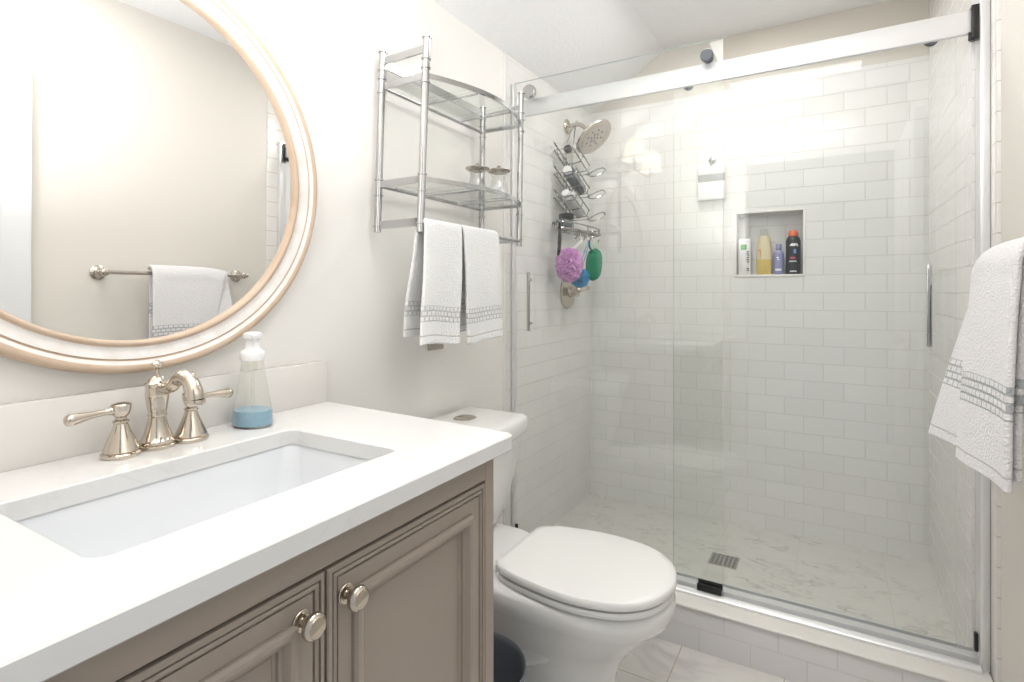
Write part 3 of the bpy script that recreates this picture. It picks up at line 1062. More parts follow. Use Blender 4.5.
def bowl_ring(z, xb, xf, hw, xm, eb=2.6, n=64):
    """egg section: squarer behind xm, pointed in front"""
    pts = []
    for k in range(n):
        t = 2 * PI * k / n
        c, s = math.cos(t), math.sin(t)
        if c >= 0:
            x = xm + (xf - xm) * c
            y_ = hw * math.copysign(abs(s) ** 0.95, s)
        else:
            x = xm - (xm - xb) * abs(c) ** (2 / eb)
            y_ = hw * math.copysign(abs(s) ** (2 / eb), s)
        pts.append((x, TY + y_, z * 1.03))
    return pts


bm = B()
rings = [bowl_ring(0.0, 0.130, 0.640, 0.112, 0.45, 3.5), bowl_ring(0.012, 0.128, 0.642, 0.114, 0.45, 3.5), bowl_ring(0.05, 0.135, 0.632, 0.106, 0.45, 3.2), bowl_ring(0.11, 0.140, 0.634, 0.103, 0.45, 3),
         bowl_ring(0.16, 0.140, 0.645, 0.108, 0.46, 3), bowl_ring(0.20, 0.135, 0.664, 0.120, 0.47, 2.8), bowl_ring(0.24, 0.125, 0.696, 0.140, 0.50, 2.7), bowl_ring(0.275, 0.115, 0.732, 0.158, 0.53, 2.7),
         bowl_ring(0.305, 0.105, 0.760, 0.170, 0.55, 2.7), bowl_ring(0.318, 0.100, 0.773, 0.176, 0.555, 2.8), bowl_ring(0.328, 0.100, 0.786, 0.181, 0.555, 2.9), bowl_ring(0.350, 0.100, 0.794, 0.184, 0.555, 3), bowl_ring(0.370, 0.100, 0.794, 0.184, 0.555, 3), bowl_ring(0.379, 0.105, 0.788, 0.179, 0.555, 3), bowl_ring(0.3825, 0.12, 0.775, 0.168, 0.555, 3)]
loft(bm, rings)
# trapway bulge down both sides
for s in (-1, 1):
    tube(bm, [(0.52, TY + s * 0.100, 0.250), (0.42, TY + s * 0.092, 0.200), (0.33, TY + s * 0.084, 0.205), (0.255, TY + s * 0.082, 0.250), (0.205, TY + s * 0.080, 0.20), (0.185, TY + s * 0.078, 0.06)], [0.030, 0.040, 0.045, 0.048, 0.048, 0.045], 18, smooth=5)
obj('bowl', bm, M['porcelain'], to, thr=60)
bm = B()
loft(bm, [superring(0.185, TY, z, ax, ay, 4.5, 48) for z, ax, ay in ((0.365, 0.14, 0.150), (0.370, 0.150, 0.160), (0.394, 0.150, 0.160), (0.402, 0.144, 0.154), (0.404, 0.10, 0.12))])
obj('tank_deck', bm, M['porcelain'], to)
bm = B()


def tank_ring(z, dx, hw, ins=0.0, n=13):
    """flat back at the wall, gently bowed front with rounded corners"""
    pts = []
    x0, x1 = 0.022, 0.022 + dx
    r = 0.024
    hw -= ins
    for k in range(9):
        t = PI / 2 * k / 8
        pts.append((x1 - 0.022 - r + r * math.sin(t), TY - hw + r - r * math.cos(t)))
    for k in range(1, n):
        u = -1 + 2 * k / n
        pts.append((x1 - 0.022 * u * u, TY + (hw - r) * u))
    for k in range(9):
        t = PI / 2 * k / 8
        pts.append((x1 - 0.022 - r + r * math.cos(t), TY + hw - r + r * math.sin(t)))
    r2 = 0.012
    for k in range(5):
        t = PI / 2 * k / 4
        pts.append((x0 + r2 - r2 * math.sin(t), TY + hw - r2 + r2 * math.cos(t)))
    for k in range(5):
        t = PI / 2 * k / 4
        pts.append((x0 + r2 - r2 * math.cos(t), TY - hw + r2 - r2 * math.sin(t)))
    return [(x, y, z) for x, y in pts]


loft(bm, [tank_ring(z, dx, hw) for z, dx, hw in ((0.404, 0.15, 0.150), (0.412, 0.175, 0.167), (0.43, 0.187, 0.173), (0.50, 0.208, 0.190), (0.60, 0.225, 0.206), (0.702, 0.238, 0.221))])
obj('tank', bm, M['porcelain'], to)
bm = B()
loft(bm, [tank_ring(z, dx, hw) for z, dx, hw in ((0.703, 0.24, 0.223), (0.705, 0.250, 0.231), (0.710, 0.2535, 0.2335), (0.748, 0.2535, 0.2335), (0.757, 0.250, 0.231), (0.7635, 0.240, 0.222), (0.766, 0.22, 0.20))])
obj('tank_lid', bm, M['porcelain'], to)
bm = B()
loft(bm, [superring(0.110, TY + 0.052, 0.766 + h, a, a * 1.15, 3.4, 40) for a, h in ((0.031, 0), (0.031, 0.003), (0.029, 0.0045))])
box(bm, 0.083, 0.137, TY + 0.0512, TY + 0.0528, 0.7705, 0.7712)
obj('flush_button', bm, M['brushed'], to, 'round brushed nickel dual flush button')

# ------------------------------------------------------------------ waste bin between vanity and toilet
wb = thing('waste_bin', (0.402, 1.062, 0), 'round charcoal waste bin between the vanity and the toilet', 'waste bin')
bm = B()
lathe(bm, [(0.105, 0.0), (0.108, 0.003), (0.130, 0.285), (0.133, 0.288), (0.133, 0.296), (0.131, 0.299), (0.128, 0.296), (0.126, 0.285), (0.102, 0.008), (0.001, 0.007)], (0.402, 1.062, 0.0), n=48)
obj('bin_body', bm, M['charcoal'], wb)

# ------------------------------------------------------------------ towel bar and bath towel on the right wall
BX, BZ = 1.450, 1.242
tb = thing('towel_bar', (XW, 1.39, BZ), 'brushed nickel towel bar on the wall opposite the mirror', 'towel bar')
bm = B()
tube(bm, [(BX, 1.075, BZ), (BX, 1.705, BZ)], 0.008, 16)
for y in (1.062, 1.706):
    lathe(bm, [(0.008, 0.0), (0.0095, 0.003), (0.0095, 0.008), (0.006, 0.012), (0, 0.013)], (BX, y, BZ), (0, -1 if y < 1.3 else 1, 0), 16)
obj('bar', bm, M['brushed'], tb)
for y in (1.085, 1.695):
    bm = B()
    lathe(bm, [(0.030, 0.0), (0.031, 0.003), (0.030, 0.006), (0.024, 0.009), (0.021, 0.010), (0.016, 0.016), (0.011, 0.022), (0.0095, 0.030), (0.0105, 0.036), (0.0135, 0.044), (0.0150, 0.050), (0.0155, 0.062), (0.0150, 0.072), (0.010, 0.076), (0, 0.077)], (XW, y, BZ), (-1, 0, 0), 28)
    obj('mount', bm, M['brushed'], tb)

bt = thing('bath_towel', (BX, 1.44, BZ), 'thick folded white bath towel draped over the nickel towel bar', 'towel')
f = 0.0165
# inner layer, wide; its far lower corner swings out from the wall
def d_in(l, tot, s):
    if l > tot * 0.5:
        k = max(0.0, (l - tot * 0.53) / (tot * 0.47))
        return (-0.082 * (k ** 0.95) * s ** 1.3 + 0.004 * k * math.sin(s * 9), 0.004 * math.sin(s * 5) * k)
    return (0.0, 0.0)
def y_in(l, tot, s, y):
    if l < tot * 0.5:
        return y
    k = max(0.0, (l - tot * 0.5) / (tot * 0.5))
    return y + 0.02 * k * s
path = [(BX + 0.024, 0.93), (BX + 0.024, 1.05), (BX + 0.022, 1.19), (BX + f, BZ), (BX + 0.011, BZ + 0.012), (BX, BZ + 0.0165), (BX - 0.011, BZ + 0.012), (BX - f, BZ), (BX - f - 0.003, 1.20), (BX - f - 0.008, 1.10), (BX - f - 0.012, 1.0), (BX - f - 0.014, 0.92), (BX - f - 0.014, 0.845)]
towel_mesh('inner_fold', path, 1.262, 1.598, 0.013, M['bath_terry'], bt, 30, y_in, d_in)
def d_out(l, tot, s):
    k = l / tot
    return (-0.030 * k ** 1.3 * s ** 1.2 - 0.012 * k + 0.005 * k * math.sin(s * 6 + 1), 0.004 * math.sin(s * 4) * k - 0.018 * s ** 6 * (1 - k))
def y_out(l, tot, s, y):
    k = l / tot
    return y - 0.135 * s * k ** 0.8 - 0.010 * k * (1 - s)
g_ = f + 0.0145
path = [(BX + 0.022, BZ + 0.020), (BX + 0.008, BZ + 0.0300), (BX - 0.008, BZ + 0.0295), (BX - 0.021, BZ + 0.021), (BX - g_, BZ - 0.004), (BX - g_ - 0.002, BZ - 0.04), (BX - g_ - 0.005, 1.15), (BX - g_ - 0.008, 1.05), (BX - g_ - 0.010, 0.95), (BX - g_ - 0.010, 0.87), (BX - g_ - 0.010, 0.832)]
towel_mesh('outer_fold', path, 1.250, 1.606, 0.013, M['bath_terry'], bt, 26, y_out, d_out, one_hem=True)

# ------------------------------------------------------------------ sliding shower door
sf = thing('shower_door_frame', (0.75, YD, SILL), 'polished aluminium shower door frame with top rail, jambs and bottom track', 'door frame')
bm = B()
box(bm, 0.026, 1.474, 1.952, 1.968, 1.896, 1.961, 0.0015, 2)
obj('top_rail', bm, M['rail'], sf)
bm = B()
box(bm, 1.473, 1.489, 1.944, 1.978, 1.880, 1.972, 0.002, 2)
box(bm, 1.466, 1.480, 1.946, 1.952, 1.874, 1.898, 0.002, 2)
obj('rail_bracket', bm, M['black_plastic'], sf, 'black plastic bracket at the right end of the rail')
bm = B()
box(bm, 0.0065, 0.026, 1.944, 1.978, 1.880, 1.972, 0.002, 2)
obj('rail_bracket', bm, M['alu'], sf)
bm = B(); box(bm, 0.0065, 0.017, 1.926, 1.946, SILL, 2.03, 0.0015, 2)
obj('jamb', bm, M['alu'], sf)
bm = B(); box(bm, 1.4895, 1.5105, 1.932, 1.998, SILL, 1.985, 0.002, 2)
obj('jamb', bm, M['alu'], sf)
bm = B()
tr = [(1.908, 0.0), (1.908, 0.008), (1.912, 0.012), (1.926, 0.016), (1.9295, 0.016), (1.9295, 0.006), (1.9425, 0.008), (1.9425, 0.024), (1.947, 0.024), (1.9735, 0.024), (1.9735, 0.008), (1.9885, 0.008), (1.9885, 0.026), (1.993, 0.026), (1.996, 0.018), (2.0, 0.014), (2.0, 0.0)]
loft(bm, [[(x, y, SILL + z) for y, z in tr] for x in (0.017, 1.4893)])
obj('bottom_track', bm, M['alu'], sf, thr=30)
bm = B()
box(bm, 0.742, 0.822, 1.9225, 1.9290, SILL + 0.0155, SILL + 0.040, 0.003, 2)
box(bm, 0.742, 0.822, 1.9430, 1.9470, SILL + 0.0235, SILL + 0.046, 0.002, 2)
obj('panel_guide', bm, M['black_plastic'], sf, 'black plastic guide block on the bottom track')
bm = B()
box(bm, 0.0215, 0.036, 1.928, 1.934, SILL + 0.045, SILL + 0.085, 0.003, 2)
obj('bumper', bm, M['black_plastic'], sf)
bm = B()
box(bm, 1.481, 1.489, 1.955, 1.970, SILL + 0.035, SILL + 0.085, 0.002, 2)
obj('bumper', bm, M['black_plastic'], sf)


def glass_panel(x0, x1, y, z0, z1, label, hx, rollers):
    t = thing('sliding_glass_door', ((x0 + x1) / 2, y, z0), label, 'glass door', 'sliding glass shower doors')
    bm = B()
    box(bm, x0, x1, y - 0.004, y + 0.004, z0, z1)
    for f_ in bm.faces:
        c = f_.calc_center_median()
        if abs(c.x - x0) < 1e-4 and x0 > 0.1 or abs(c.x - x1) < 1e-4 or abs(c.z - z1) < 1e-4:
            f_.material_index = 1
    obj('glass_pane', bm, [M['glass'], M['glass_edge']], t, thr=10)
    bm = B()
    ys = y - 0.004
    box(bm, hx - 0.006, hx + 0.006, ys - 0.028, ys - 0.018, 1.020, 1.255, 0.002, 2)
    for z in (1.05, 1.225):
        tube(bm, [(hx, ys - 0.018, z), (hx, ys - 0.0003, z)], 0.005, 12)
    obj('pull_handle', bm, M['chrome'], t)
    for (rx, rz, side) in rollers:
        bm = B()
        if side < 0:
            q = 1.45 if rx < 0.3 else 1.1
            lathe(bm, [(0.013, 0.0003), (0.013, 0.006), (0.019 * q, 0.0065), (0.0195 * q, 0.010), (0.019 * q, 0.020), (0.017 * q, 0.0225), (0.0, 0.023)], (rx, ys, rz), (0, -1, 0), 28)
        else:
            lathe(bm, [(0.018, 0.0003), (0.0185, 0.004), (0.017, 0.010), (0.0, 0.011)], (rx, ys, rz), (0, -1, 0), 28)
        lathe(bm, [(0.018, 0.0003), (0.018, 0.006), (0.0, 0.007)], (rx, y + 0.004, rz), (0, 1, 0), 28)
        obj('roller', bm, M['charcoal'] if rx > 0.3 else M['chrome'], t, 'dark round roller bolt above the rail' if rx > 0.3 else 'chrome round roller bolt')
    return t


glass_panel(0.0175, 0.825, 1.936, SILL + 0.0085, 2.030, 'clear sliding glass door panel in front of the rail, nearest the toilet', 0.096, [(0.094, 1.968 + 0.010, -1), (0.776, 1.968 + 0.006, -1)])
glass_panel(0.650, 1.445, 1.981, SILL + 0.0085, 1.956, 'clear sliding glass door panel behind the rail, nearest the bath towel', 1.381, [(0.70, 1.910, 1), (1.388, 1.911, 1)])

# ------------------------------------------------------------------ shower fittings
shy = 2.473
sh = thing('overhead_shower', (0.0, shy, 1.995), 'round nickel shower head on a bent arm above the caddy', 'shower head')
bm = B()
lathe(bm, [(0.036, 0.0), (0.036, 0.004), (0.032, 0.009), (0.018, 0.013), (0.012, 0.016)], (0.0045, shy, 1.995), (1, 0, 0), 28)
obj('flange', bm, M['brushed'], sh)
n_ = Vector((0.66, -0.11, -0.74)).normalized()
hc = Vector((0.155, 2.455, 1.917))
bk = hc - n_ * 0.045
bm = B()
tube(bm, [(0.012, shy, 1.996), (0.045, shy, 1.998), (0.080, shy - 0.002, 1.992), (bk.x - 0.018, bk.y + 0.005, bk.z + 0.018), tuple(bk)], 0.0105, 16, smooth=6)
obj('shower_arm', bm, M['brushed'], sh)
bm = B()
lathe(bm, [(0.013, -0.045), (0.018, -0.040), (0.018, -0.030), (0.030, -0.024), (0.060, -0.016), (0.092, -0.009), (0.099, -0.004), (0.100, 0.0), (0.098, 0.004), (0.094, 0.005), (0.0, 0.005)], hc, n_, 48)
hd = obj('head', bm, M['brushed'], sh)
bm = B()
a_, u_, v_ = basis(n_)
for rr, k_ in ((0.0, 1), (0.022, 6), (0.045, 8)):
    for k in range(k_):
        t = 2 * PI * k / k_ + 0.3
        c = hc + u_ * rr * math.cos(t) + v_ * rr * math.sin(t)
        lathe(bm, [(0.006 if rr < 0.04 else 0.0045, 0.0051), (0.005, 0.0065), (0, 0.0066)], c, n_, 10)
obj('nozzles', bm, M['charcoal'], hd)
bm = B()
lathe(bm, [(0.070, 0.0050), (0.072, 0.0062), (0.074, 0.0050)], hc, n_, 48, cap=False)
obj('face_ring', bm, M['chrome'], hd)

sv = thing('shower_valve', (0.0, 2.478, 1.178), 'round nickel shower valve with lever under the bath poufs', 'shower valve')
bm = B()
lathe(bm, [(0.084, 0.0), (0.086, 0.003), (0.084, 0.007), (0.074, 0.010), (0.070, 0.010), (0.050, 0.013), (0.030, 0.016), (0.030, 0.020), (0.026, 0.028), (0.023, 0.050), (0.026, 0.053), (0.026, 0.058), (0.0, 0.060)], (0.0045, 2.478, 1.178), (1, 0, 0), 44)
obj('escutcheon', bm, M['brushed'], sv)
bm = B()
tube(bm, [(0.05, 2.478, 1.182), (0.066, 2.488, 1.184), (0.080, 2.523, 1.190), (0.083, 2.558, 1.194)], [0.016, 0.014, 0.0085, 0.011], 16, smooth=5)
obj('lever', bm, M['brushed'], sv)

# hanging wire caddy
cd = thing('shower_caddy', (0.03, 2.47, 1.48), 'steel wire shower caddy with three tilted tiers hung from the shower arm', 'caddy')
r_w = 0.0036
bm = B()
for s in (-1, 1):
    tube(bm, [(0.055, 2.473 + s * 0.004, 2.012), (0.045, 2.473 + s * 0.010, 1.985), (0.030, 2.470 + s * 0.030, 1.93), (0.022, 2.465 + s * 0.035, 1.85), (0.022, 2.465 + s * 0.035, 1.46)], r_w, 8, smooth=4)
tube(bm, [(0.055, 2.469, 2.012), (0.058, 2.473, 2.014), (0.055, 2.477, 2.012)], r_w, 8)
obj('hanger', bm, M['dark_steel'], cd)
TIERS = (1.775, 1.665, 1.555)
for z0 in TIERS:
    bm = B()
    yn, yf_ = 2.285, 2.485
    zn, zf = z0 + 0.060, z0 - 0.026
    def pt(x, t, dz=0.0): return (x, yn + (yf_ - yn) * t, zn + (zf - zn) * t + dz)
    tube(bm, [pt(0.026, 0), pt(0.120, 0), pt(0.120, 1), pt(0.026, 1)], r_w, 8, closed=True)
    tube(bm, [pt(0.026, 0, 0.035), pt(0.026, 1, 0.035)], r_w, 8)
    tube(bm, [pt(0.128, 0.1, 0.030), pt(0.128, 0.9, 0.030)], r_w, 8)
    for t in (0.15, 0.5, 0.85):
        tube(bm, [pt(0.026, t, 0.035), pt(0.030, t, 0.0), pt(0.073, t, -0.006), pt(0.120, t, 0.0), pt(0.128, t, 0.030)], r_w * 0.8, 8)
    tube(bm, [(0.110, 2.485, zf), (0.120, 2.52, zf - 0.004), (0.145, 2.555, zf + 0.010), (0.168, 2.570, zf + 0.030), (0.160, 2.555, zf + 0.040), (0.135, 2.525, zf + 0.026), (0.118, 2.498, zf + 0.008)], r_w, 8, closed=True, smooth=4)
    obj('tier', bm, M['dark_steel'], cd)
bm = B()
TZ = 1.462
loop = []
for k in range(36):
    t = 2 * PI * k / 36
    loop.append((0.080 + 0.055 * math.sin(t), 2.43 + 0.235 * math.copysign(abs(math.cos(t)) ** 0.6, math.cos(t)), TZ))
tube(bm, loop, r_w * 1.2, 8, closed=True)
tube(bm, [(x, y, z + 0.028) for x, y, z in loop], r_w, 8, closed=True)
for k in range(0, 36, 3):
    x, y, z = loop[k]
    tube(bm, [(x, y, z), (x, y, z + 0.028)], r_w * 0.8, 6)
for y in (2.26, 2.32, 2.38, 2.44, 2.50, 2.56, 2.61):
    tube(bm, [(0.028, y, TZ), (0.132, y, TZ)], r_w * 0.8, 6)
for y in (2.27, 2.36, 2.43, 2.53):
    tube(bm, [(0.125, y, TZ), (0.128, y, TZ - 0.03), (0.140, y, TZ - 0.045), (0.152, y, TZ - 0.03)], r_w, 8, smooth=4)
tube(bm, [(0.022, 2.43, 1.50), (0.022, 2.43, TZ), (0.030, 2.43, TZ)], r_w, 8)
tube(bm, [(0.022, 2.50, 1.50), (0.022, 2.50, TZ), (0.030, 2.50, TZ)], r_w, 8)
obj('tray', bm, M['dark_steel'], cd)


def lying_bottle(name, label, z0, t0, t1, r, m_body, m_cap, x=0.075, lift=0.02, sx=1.0, cap=0.022):
    yn, yf_ = 2.285, 2.485
    zn, zf = z0 + 0.060, z0 - 0.026
    a = Vector((x, yn + (yf_ - yn) * t0, zn + (zf - zn) * t0 + lift))
    b = Vector((x, yn + (yf_ - yn) * t1, zn + (zf - zn) * t1 + lift))
    ln = (b - a).length
    t = thing(name, tuple(a), label, 'bottle', 'bottles lying in the shower caddy')
    bm = B()
    lathe(bm, [(r * 0.5, cap), (r * 0.9, cap + 0.004), (r, cap + 0.012), (r, ln - 0.010), (r * 0.9, ln - 0.002), (0, ln)], a, b - a, 24)
    obj('bottle_body', bm, m_body, t)
    bm = B()
    lathe(bm, [(r * 0.60, 0), (r * 0.66, 0.002), (r * 0.66, cap - 0.002), (r * 0.5, cap + 0.001)], a, b - a, 24)
    obj('cap', bm, m_cap, t)


lying_bottle('shampoo_bottle', 'clear bottle with dark round cap in the top caddy tier', TIERS[0], 0.18, 0.95, 0.028, M['bottle_clear'], M['black_plastic'], lift=0.028)
lying_bottle('conditioner_bottle', 'dark bottle lying in the middle caddy tier', TIERS[1], 0.10, 0.95, 0.030, M['charcoal'], M['white_plastic'], x=0.080, lift=0.030)
lying_bottle('lotion_bottle', 'silver white bottle with round white cap in the lowest caddy tier', TIERS[2], 0.08, 0.95, 0.028, M['silver_plastic'], M['white_plastic'], lift=0.028)
jr = thing('cream_jar', (0.075, 2.315, TZ + 0.006), 'dark grey tub with wide lid standing on the caddy tray', 'jar')
bm = B()
lathe(bm, [(0.028, 0.0), (0.030, 0.003), (0.030, 0.044), (0.028, 0.048)], (0.075, 2.315, TZ + 0.0045), n=28)
obj('tub', bm, M['charcoal'], jr)
bm = B()
lathe(bm, [(0.036, 0.048), (0.0365, 0.051), (0.0365, 0.068), (0.034, 0.071), (0, 0.0715)], (0.075, 2.315, TZ + 0.0045), n=28)
obj('lid', bm, M['black_plastic'], jr)


def pouf(name, c, r, m_, label, seed, hook, squash=1.0):
    t = thing(name, c, label, 'bath pouf')
    bm = B()
    bmesh.ops.create_icosphere(bm, subdivisions=5, radius=1.0)
    for v in bm.verts:
        d = v.co.normalized()
        q = d * 2.1 + Vector((seed, seed * 2, 0))
        w_ = noise.noise(q * 1.2) * 2.2
        rid = abs(math.sin(3.5 * (noise.noise(q) * 2.6 + w_) + d.z * 3))
        k = r * (0.70 + 0.40 * rid + 0.08 * noise.noise(d * 9))
        v.co = Vector((c[0] + d.x * k, c[1] + d.y * k, c[2] + d.z * k * squash))
    obj('netting', bm, m_, t)
    bm = B()
    top = (c[0], c[1], c[2] + r * 0.7 * squash)
    tube(bm, [top, ((top[0] + hook[0]) / 2 - 0.004, (top[1] + hook[1]) / 2 - 0.006, (top[2] + hook[2]) / 2), hook, ((top[0] + hook[0]) / 2 + 0.004, (top[1] + hook[1]) / 2 + 0.006, (top[2] + hook[2]) / 2)], 0.0018, 6, closed=True, smooth=4)
    obj('loop_cord', bm, m_ if name != 'bath_pouf' or seed > 3 else M['white_plastic'], t)


pouf('bath_pouf', (0.100, 2.290, 1.300), 0.060, M['purple'], 'ruffled lilac bath pouf hanging under the caddy tray', 1.3, (0.140, 2.36, TZ - 0.041), 1.25)
pouf('bath_pouf', (0.102, 2.408, 1.243), 0.044, M['blue_net'], 'small bright blue bath pouf behind the lilac one', 5.2, (0.140, 2.43, TZ - 0.041))
gs = thing('bath_scrubber', (0.132, 2.50, 1.312), 'oval green bath scrubber with light green loop on the caddy hook', 'scrubber')
bm = B()
a_ax = Vector((0.04, 0.06, 1)).normalized()
GC = Vector((0.134, 2.508, 1.310))
rings2 = []
for k in range(17):
    t = -1 + 2 * k / 16
    wv = max(0.02, (1 - abs(t) ** 3.2)) ** 0.5
    c = GC + a_ax * 0.080 * t
    U = Vector((0.86, 0.50, 0)); V = Vector((-0.50, 0.86, 0))
    rings2.append([c + U * (0.040 * wv * math.cos(2 * PI * j / 28)) + V * (0.014 * wv * math.sin(2 * PI * j / 28)) for j in range(28)])
loft(bm, rings2)
obj('sponge', bm, M['green'], gs)
bm = B()
tube(bm, [(0.133, 2.504, 1.386), (0.138, 2.512, 1.405), (0.142, 2.530, TZ - 0.041), (0.137, 2.516, 1.405)], 0.004, 8, closed=True, smooth=5)
obj('loop_strap', bm, M['green_light'], gs)
bm = B()
tube(bm, [(0.128, 2.497, 1.376), (0.130, 2.46, 1.395), (0.142, 2.43, TZ - 0.046)], 0.005, 8, smooth=4)
obj('cord', bm, M['green'], gs)
rz = thing('razor', (0.02, 2.22, TZ - 0.05), 'black razor handle hanging from the caddy tray beside the lilac pouf', 'razor')
RX, RY = 0.100, 2.187
bm = B()
tube(bm, [(RX, RY, TZ + 0.020), (RX + 0.002, RY, TZ - 0.02), (RX + 0.002, RY - 0.002, TZ - 0.06), (RX, RY - 0.004, TZ - 0.10), (RX - 0.004, RY - 0.006, TZ - 0.125)], [0.005, 0.007, 0.009, 0.008, 0.005], 12, smooth=4)
obj('grip', bm, M['black_plastic'], rz)
bm = B()
box(bm, RX - 0.010, RX + 0.006, RY - 0.022, RY + 0.018, TZ + 0.018, TZ + 0.032, 0.003, 2)
obj('razor_head', bm, M['charcoal'], rz)

# ------------------------------------------------------------------ bottles in the niche
NZ = NZ0 + 0.001
bt1 = thing('lotion_bottle', (0.778, 2.825, NZ), 'white squeeze bottle with green label mark, first in the wall niche', 'bottle', 'toiletry bottles in the wall niche')
bm = B()
loft(bm, [superring(0.778, 2.825, NZ + z, ax, ay, 2.8, 32) for z, ax, ay in ((0, 0.025, 0.017), (0.003, 0.028, 0.019), (0.11, 0.0285, 0.019), (0.140, 0.0285, 0.016), (0.152, 0.028, 0.012))])
obj('bottle_body', bm, M['white_plastic'], bt1)
bm = B()
loft(bm, [superring(0.778, 2.825, NZ + z, ax, ay, 3, 32) for z, ax, ay in ((0.1525, 0.0285, 0.0125), (0.168, 0.0285, 0.0125), (0.171, 0.026, 0.011))])
obj('cap', bm, M['white_plastic'], bt1)
bm = B()
box(bm, 0.763, 0.789, 2.8052, 2.8070, NZ + 0.120, NZ + 0.144, 0.0005, 1)
obj('label_mark', bm, M['label_green'], bt1, 'green printed mark')
for z_, w_ in ((0.106, 0.010), (0.096, 0.012), (0.088, 0.008), (0.078, 0.010), (0.068, 0.012), (0.058, 0.009), (0.026, 0.011), (0.018, 0.008)):
    bm = B()
    box(bm, 0.800 - w_, 0.800, 2.8045, 2.8062, NZ + z_, NZ + z_ + 0.005)
    obj('label_print', bm, M['label_dark'], bt1)

bt2 = thing('shampoo_bottle', (0.863, 2.828, NZ), 'tall pale yellow bottle with amber label, tapering to the neck, in the niche', 'bottle', 'toiletry bottles in the wall niche')
bm = B()
P2 = [(0, 0.030, 0.020), (0.003, 0.034, 0.022), (0.060, 0.0345, 0.0225), (0.070, 0.0345, 0.0225)]
P3 = [(0.070, 0.0345, 0.0225), (0.110, 0.0335, 0.022), (0.145, 0.030, 0.021), (0.170, 0.024, 0.019), (0.182, 0.020, 0.017)]
loft(bm, [superring(0.863, 2.828, NZ + z, ax, ay, 2.4, 36) for z, ax, ay in P2], True, False, True, 1)
loft(bm, [superring(0.863, 2.828, NZ + z, ax, ay, 2.4, 36) for z, ax, ay in P3], False, True, True, 0)
bmesh.ops.remove_doubles(bm, verts=bm.verts, dist=1e-5)
obj('bottle_body', bm, [M['pale_yellow'], M['yellow_liq']], bt2)
bm = B()
lathe(bm, [(0.0175, 0.1825), (0.0180, 0.184), (0.0175, 0.206), (0.0155, 0.212), (0, 0.213)], (0.863, 2.828, NZ), n=28)
obj('cap', bm, M['bottle_clear'], bt2)
bm = B()
patch(bm, (0.863, 2.828), 0.0345, 0.0225, -142, -108, NZ + 0.070, NZ + 0.118)
obj('label_mark', bm, M['amber_label'], bt2)

bt3 = thing('body_wash_bottle', (0.925, 2.825, NZ), 'short lavender bottle with small cap, third in the wall niche', 'bottle', 'toiletry bottles in the wall niche')
bm = B()
lathe(bm, [(0.019, 0), (0.0215, 0.003), (0.0215, 0.092), (0.019, 0.102), (0.012, 0.112), (0.0105, 0.114)], (0.925, 2.825, NZ), n=32)
obj('bottle_body', bm, M['lavender'], bt3)
bm = B()
lathe(bm, [(0.0125, 0.1145), (0.0128, 0.116), (0.0125, 0.140), (0.011, 0.1425), (0, 0.143)], (0.925, 2.825, NZ), n=28)
obj('cap', bm, M['lavender'], bt3)
for a0, a1, za, zb in ((-125, -55, 0.016, 0.026), (-110, -85, 0.075, 0.080), (-100, -78, 0.066, 0.071)):
    bm = B()
    patch(bm, (0.925, 2.825), 0.0215, 0.0215, a0, a1, NZ + za, NZ + zb)
    obj('label_mark', bm, M['white_plastic'], bt3, 'white printed mark')

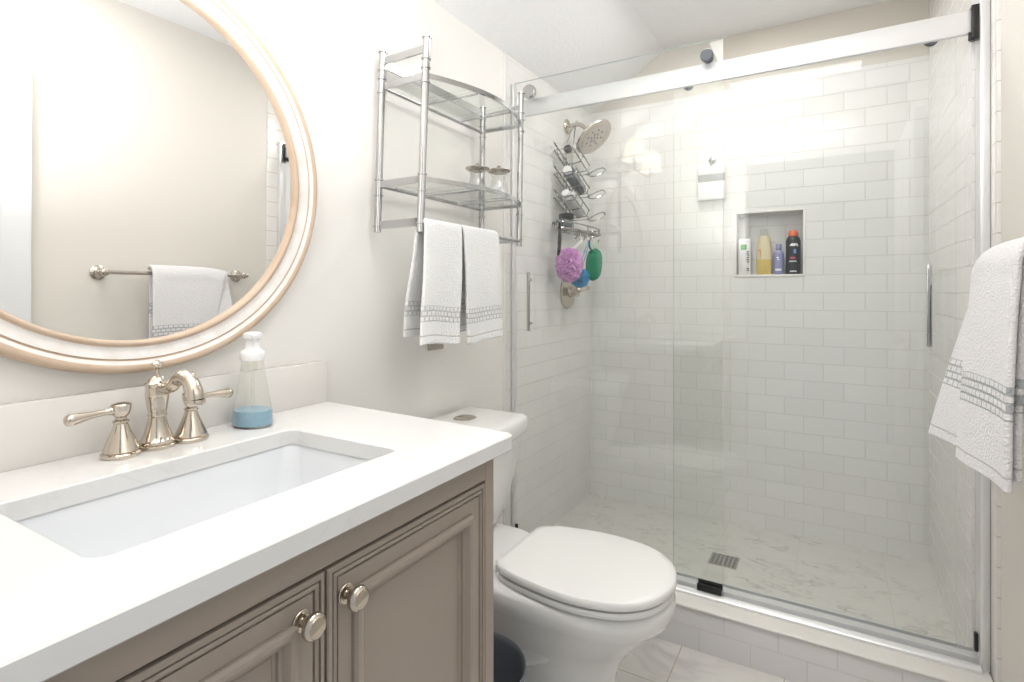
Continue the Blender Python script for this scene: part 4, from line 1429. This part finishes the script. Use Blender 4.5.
bt4 = thing('hair_spray_can', (0.985, 2.825, NZ), 'black can with orange red cap at the end of the niche', 'bottle', 'toiletry bottles in the wall niche')
bm = B()
lathe(bm, [(0.0285, 0), (0.0300, 0.002), (0.0305, 0.005), (0.0305, 0.150), (0.029, 0.160), (0.023, 0.170), (0.020, 0.173)], (0.985, 2.825, NZ), n=36)
obj('can_body', bm, M['black_plastic'], bt4)
bm = B()
lathe(bm, [(0.0195, 0.1735), (0.0205, 0.176), (0.0200, 0.190), (0.016, 0.199), (0.008, 0.202), (0, 0.2025)], (0.985, 2.825, NZ), n=32)
obj('cap', bm, M['orange'], bt4)
c4 = (0.985, 2.825)
for a0, a1, za, zb in ((-112, -66, 0.128, 0.134), (-104, -52, 0.134, 0.139), (-60, -46, 0.126, 0.134), (-118, -60, 0.056, 0.060), (-112, -58, 0.010, 0.015)):
    bm = B()
    patch(bm, c4, 0.0305, 0.0305, a0, a1, NZ + za, NZ + zb, 8)
    obj('label_mark', bm, M['white_plastic'], bt4, 'white printed mark')
bm = B()
patch(bm, c4, 0.0305, 0.0305, -82, -62, NZ + 0.094, NZ + 0.114, 4)
obj('label_emblem', bm, M['label_blue'], bt4)
bm = B()
patch(bm, c4, 0.0305, 0.0305, -108, -68, NZ + 0.068, NZ + 0.078, 6)
obj('label_print', bm, M['label_red'], bt4)

# ------------------------------------------------------------------ drain and hanging white holder
dn = thing('floor_drain', (0.757, 2.372, 0.072), 'square grey metal drain grate in the shower floor', 'drain')
bm = B()
box(bm, 0.703, 0.811, 2.318, 2.426, 0.0721, 0.0745, 0.001, 1)
obj('grate_frame', bm, M['brushed'], dn)
bm = B()
for i in range(6):
    for j in range(6):
        cx = 0.716 + i * 0.0165
        cy = 2.331 + j * 0.0165
        box(bm, cx - 0.0055, cx + 0.0055, cy - 0.0055, cy + 0.0055, 0.0744, 0.0750)
obj('grate_holes', bm, M['charcoal'], dn)

hm = thing('hanging_holder', (0.632, YB, 1.70), 'small white holder with grey band hanging from a hook on the tiles', 'holder')
bm = B()
lathe(bm, [(0.018, 0.0), (0.016, 0.004), (0.008, 0.007), (0.006, 0.014), (0.0, 0.016)], (0.637, YB - 0.0003, 1.815), (0, -1, 0), 24)
tube(bm, [(0.637, YB - 0.012, 1.815), (0.637, YB - 0.024, 1.800), (0.637, YB - 0.030, 1.785), (0.637, YB - 0.036, 1.795)], 0.003, 10, smooth=4)
obj('hook', bm, M['chrome'], hm)
bm = B()
box(bm, 0.572, 0.698, YB - 0.034, YB - 0.004, 1.620, 1.708, 0.006, 3)
box(bm, 0.572, 0.698, YB - 0.020, YB - 0.004, 1.745, 1.786, 0.004, 3)
obj('holder_body', bm, M['white_plastic'], hm)
bm = B()
box(bm, 0.574, 0.696, YB - 0.018, YB - 0.005, 1.706, 1.748, 0.003, 2)
obj('holder_band', bm, M['grey_plastic'], hm)
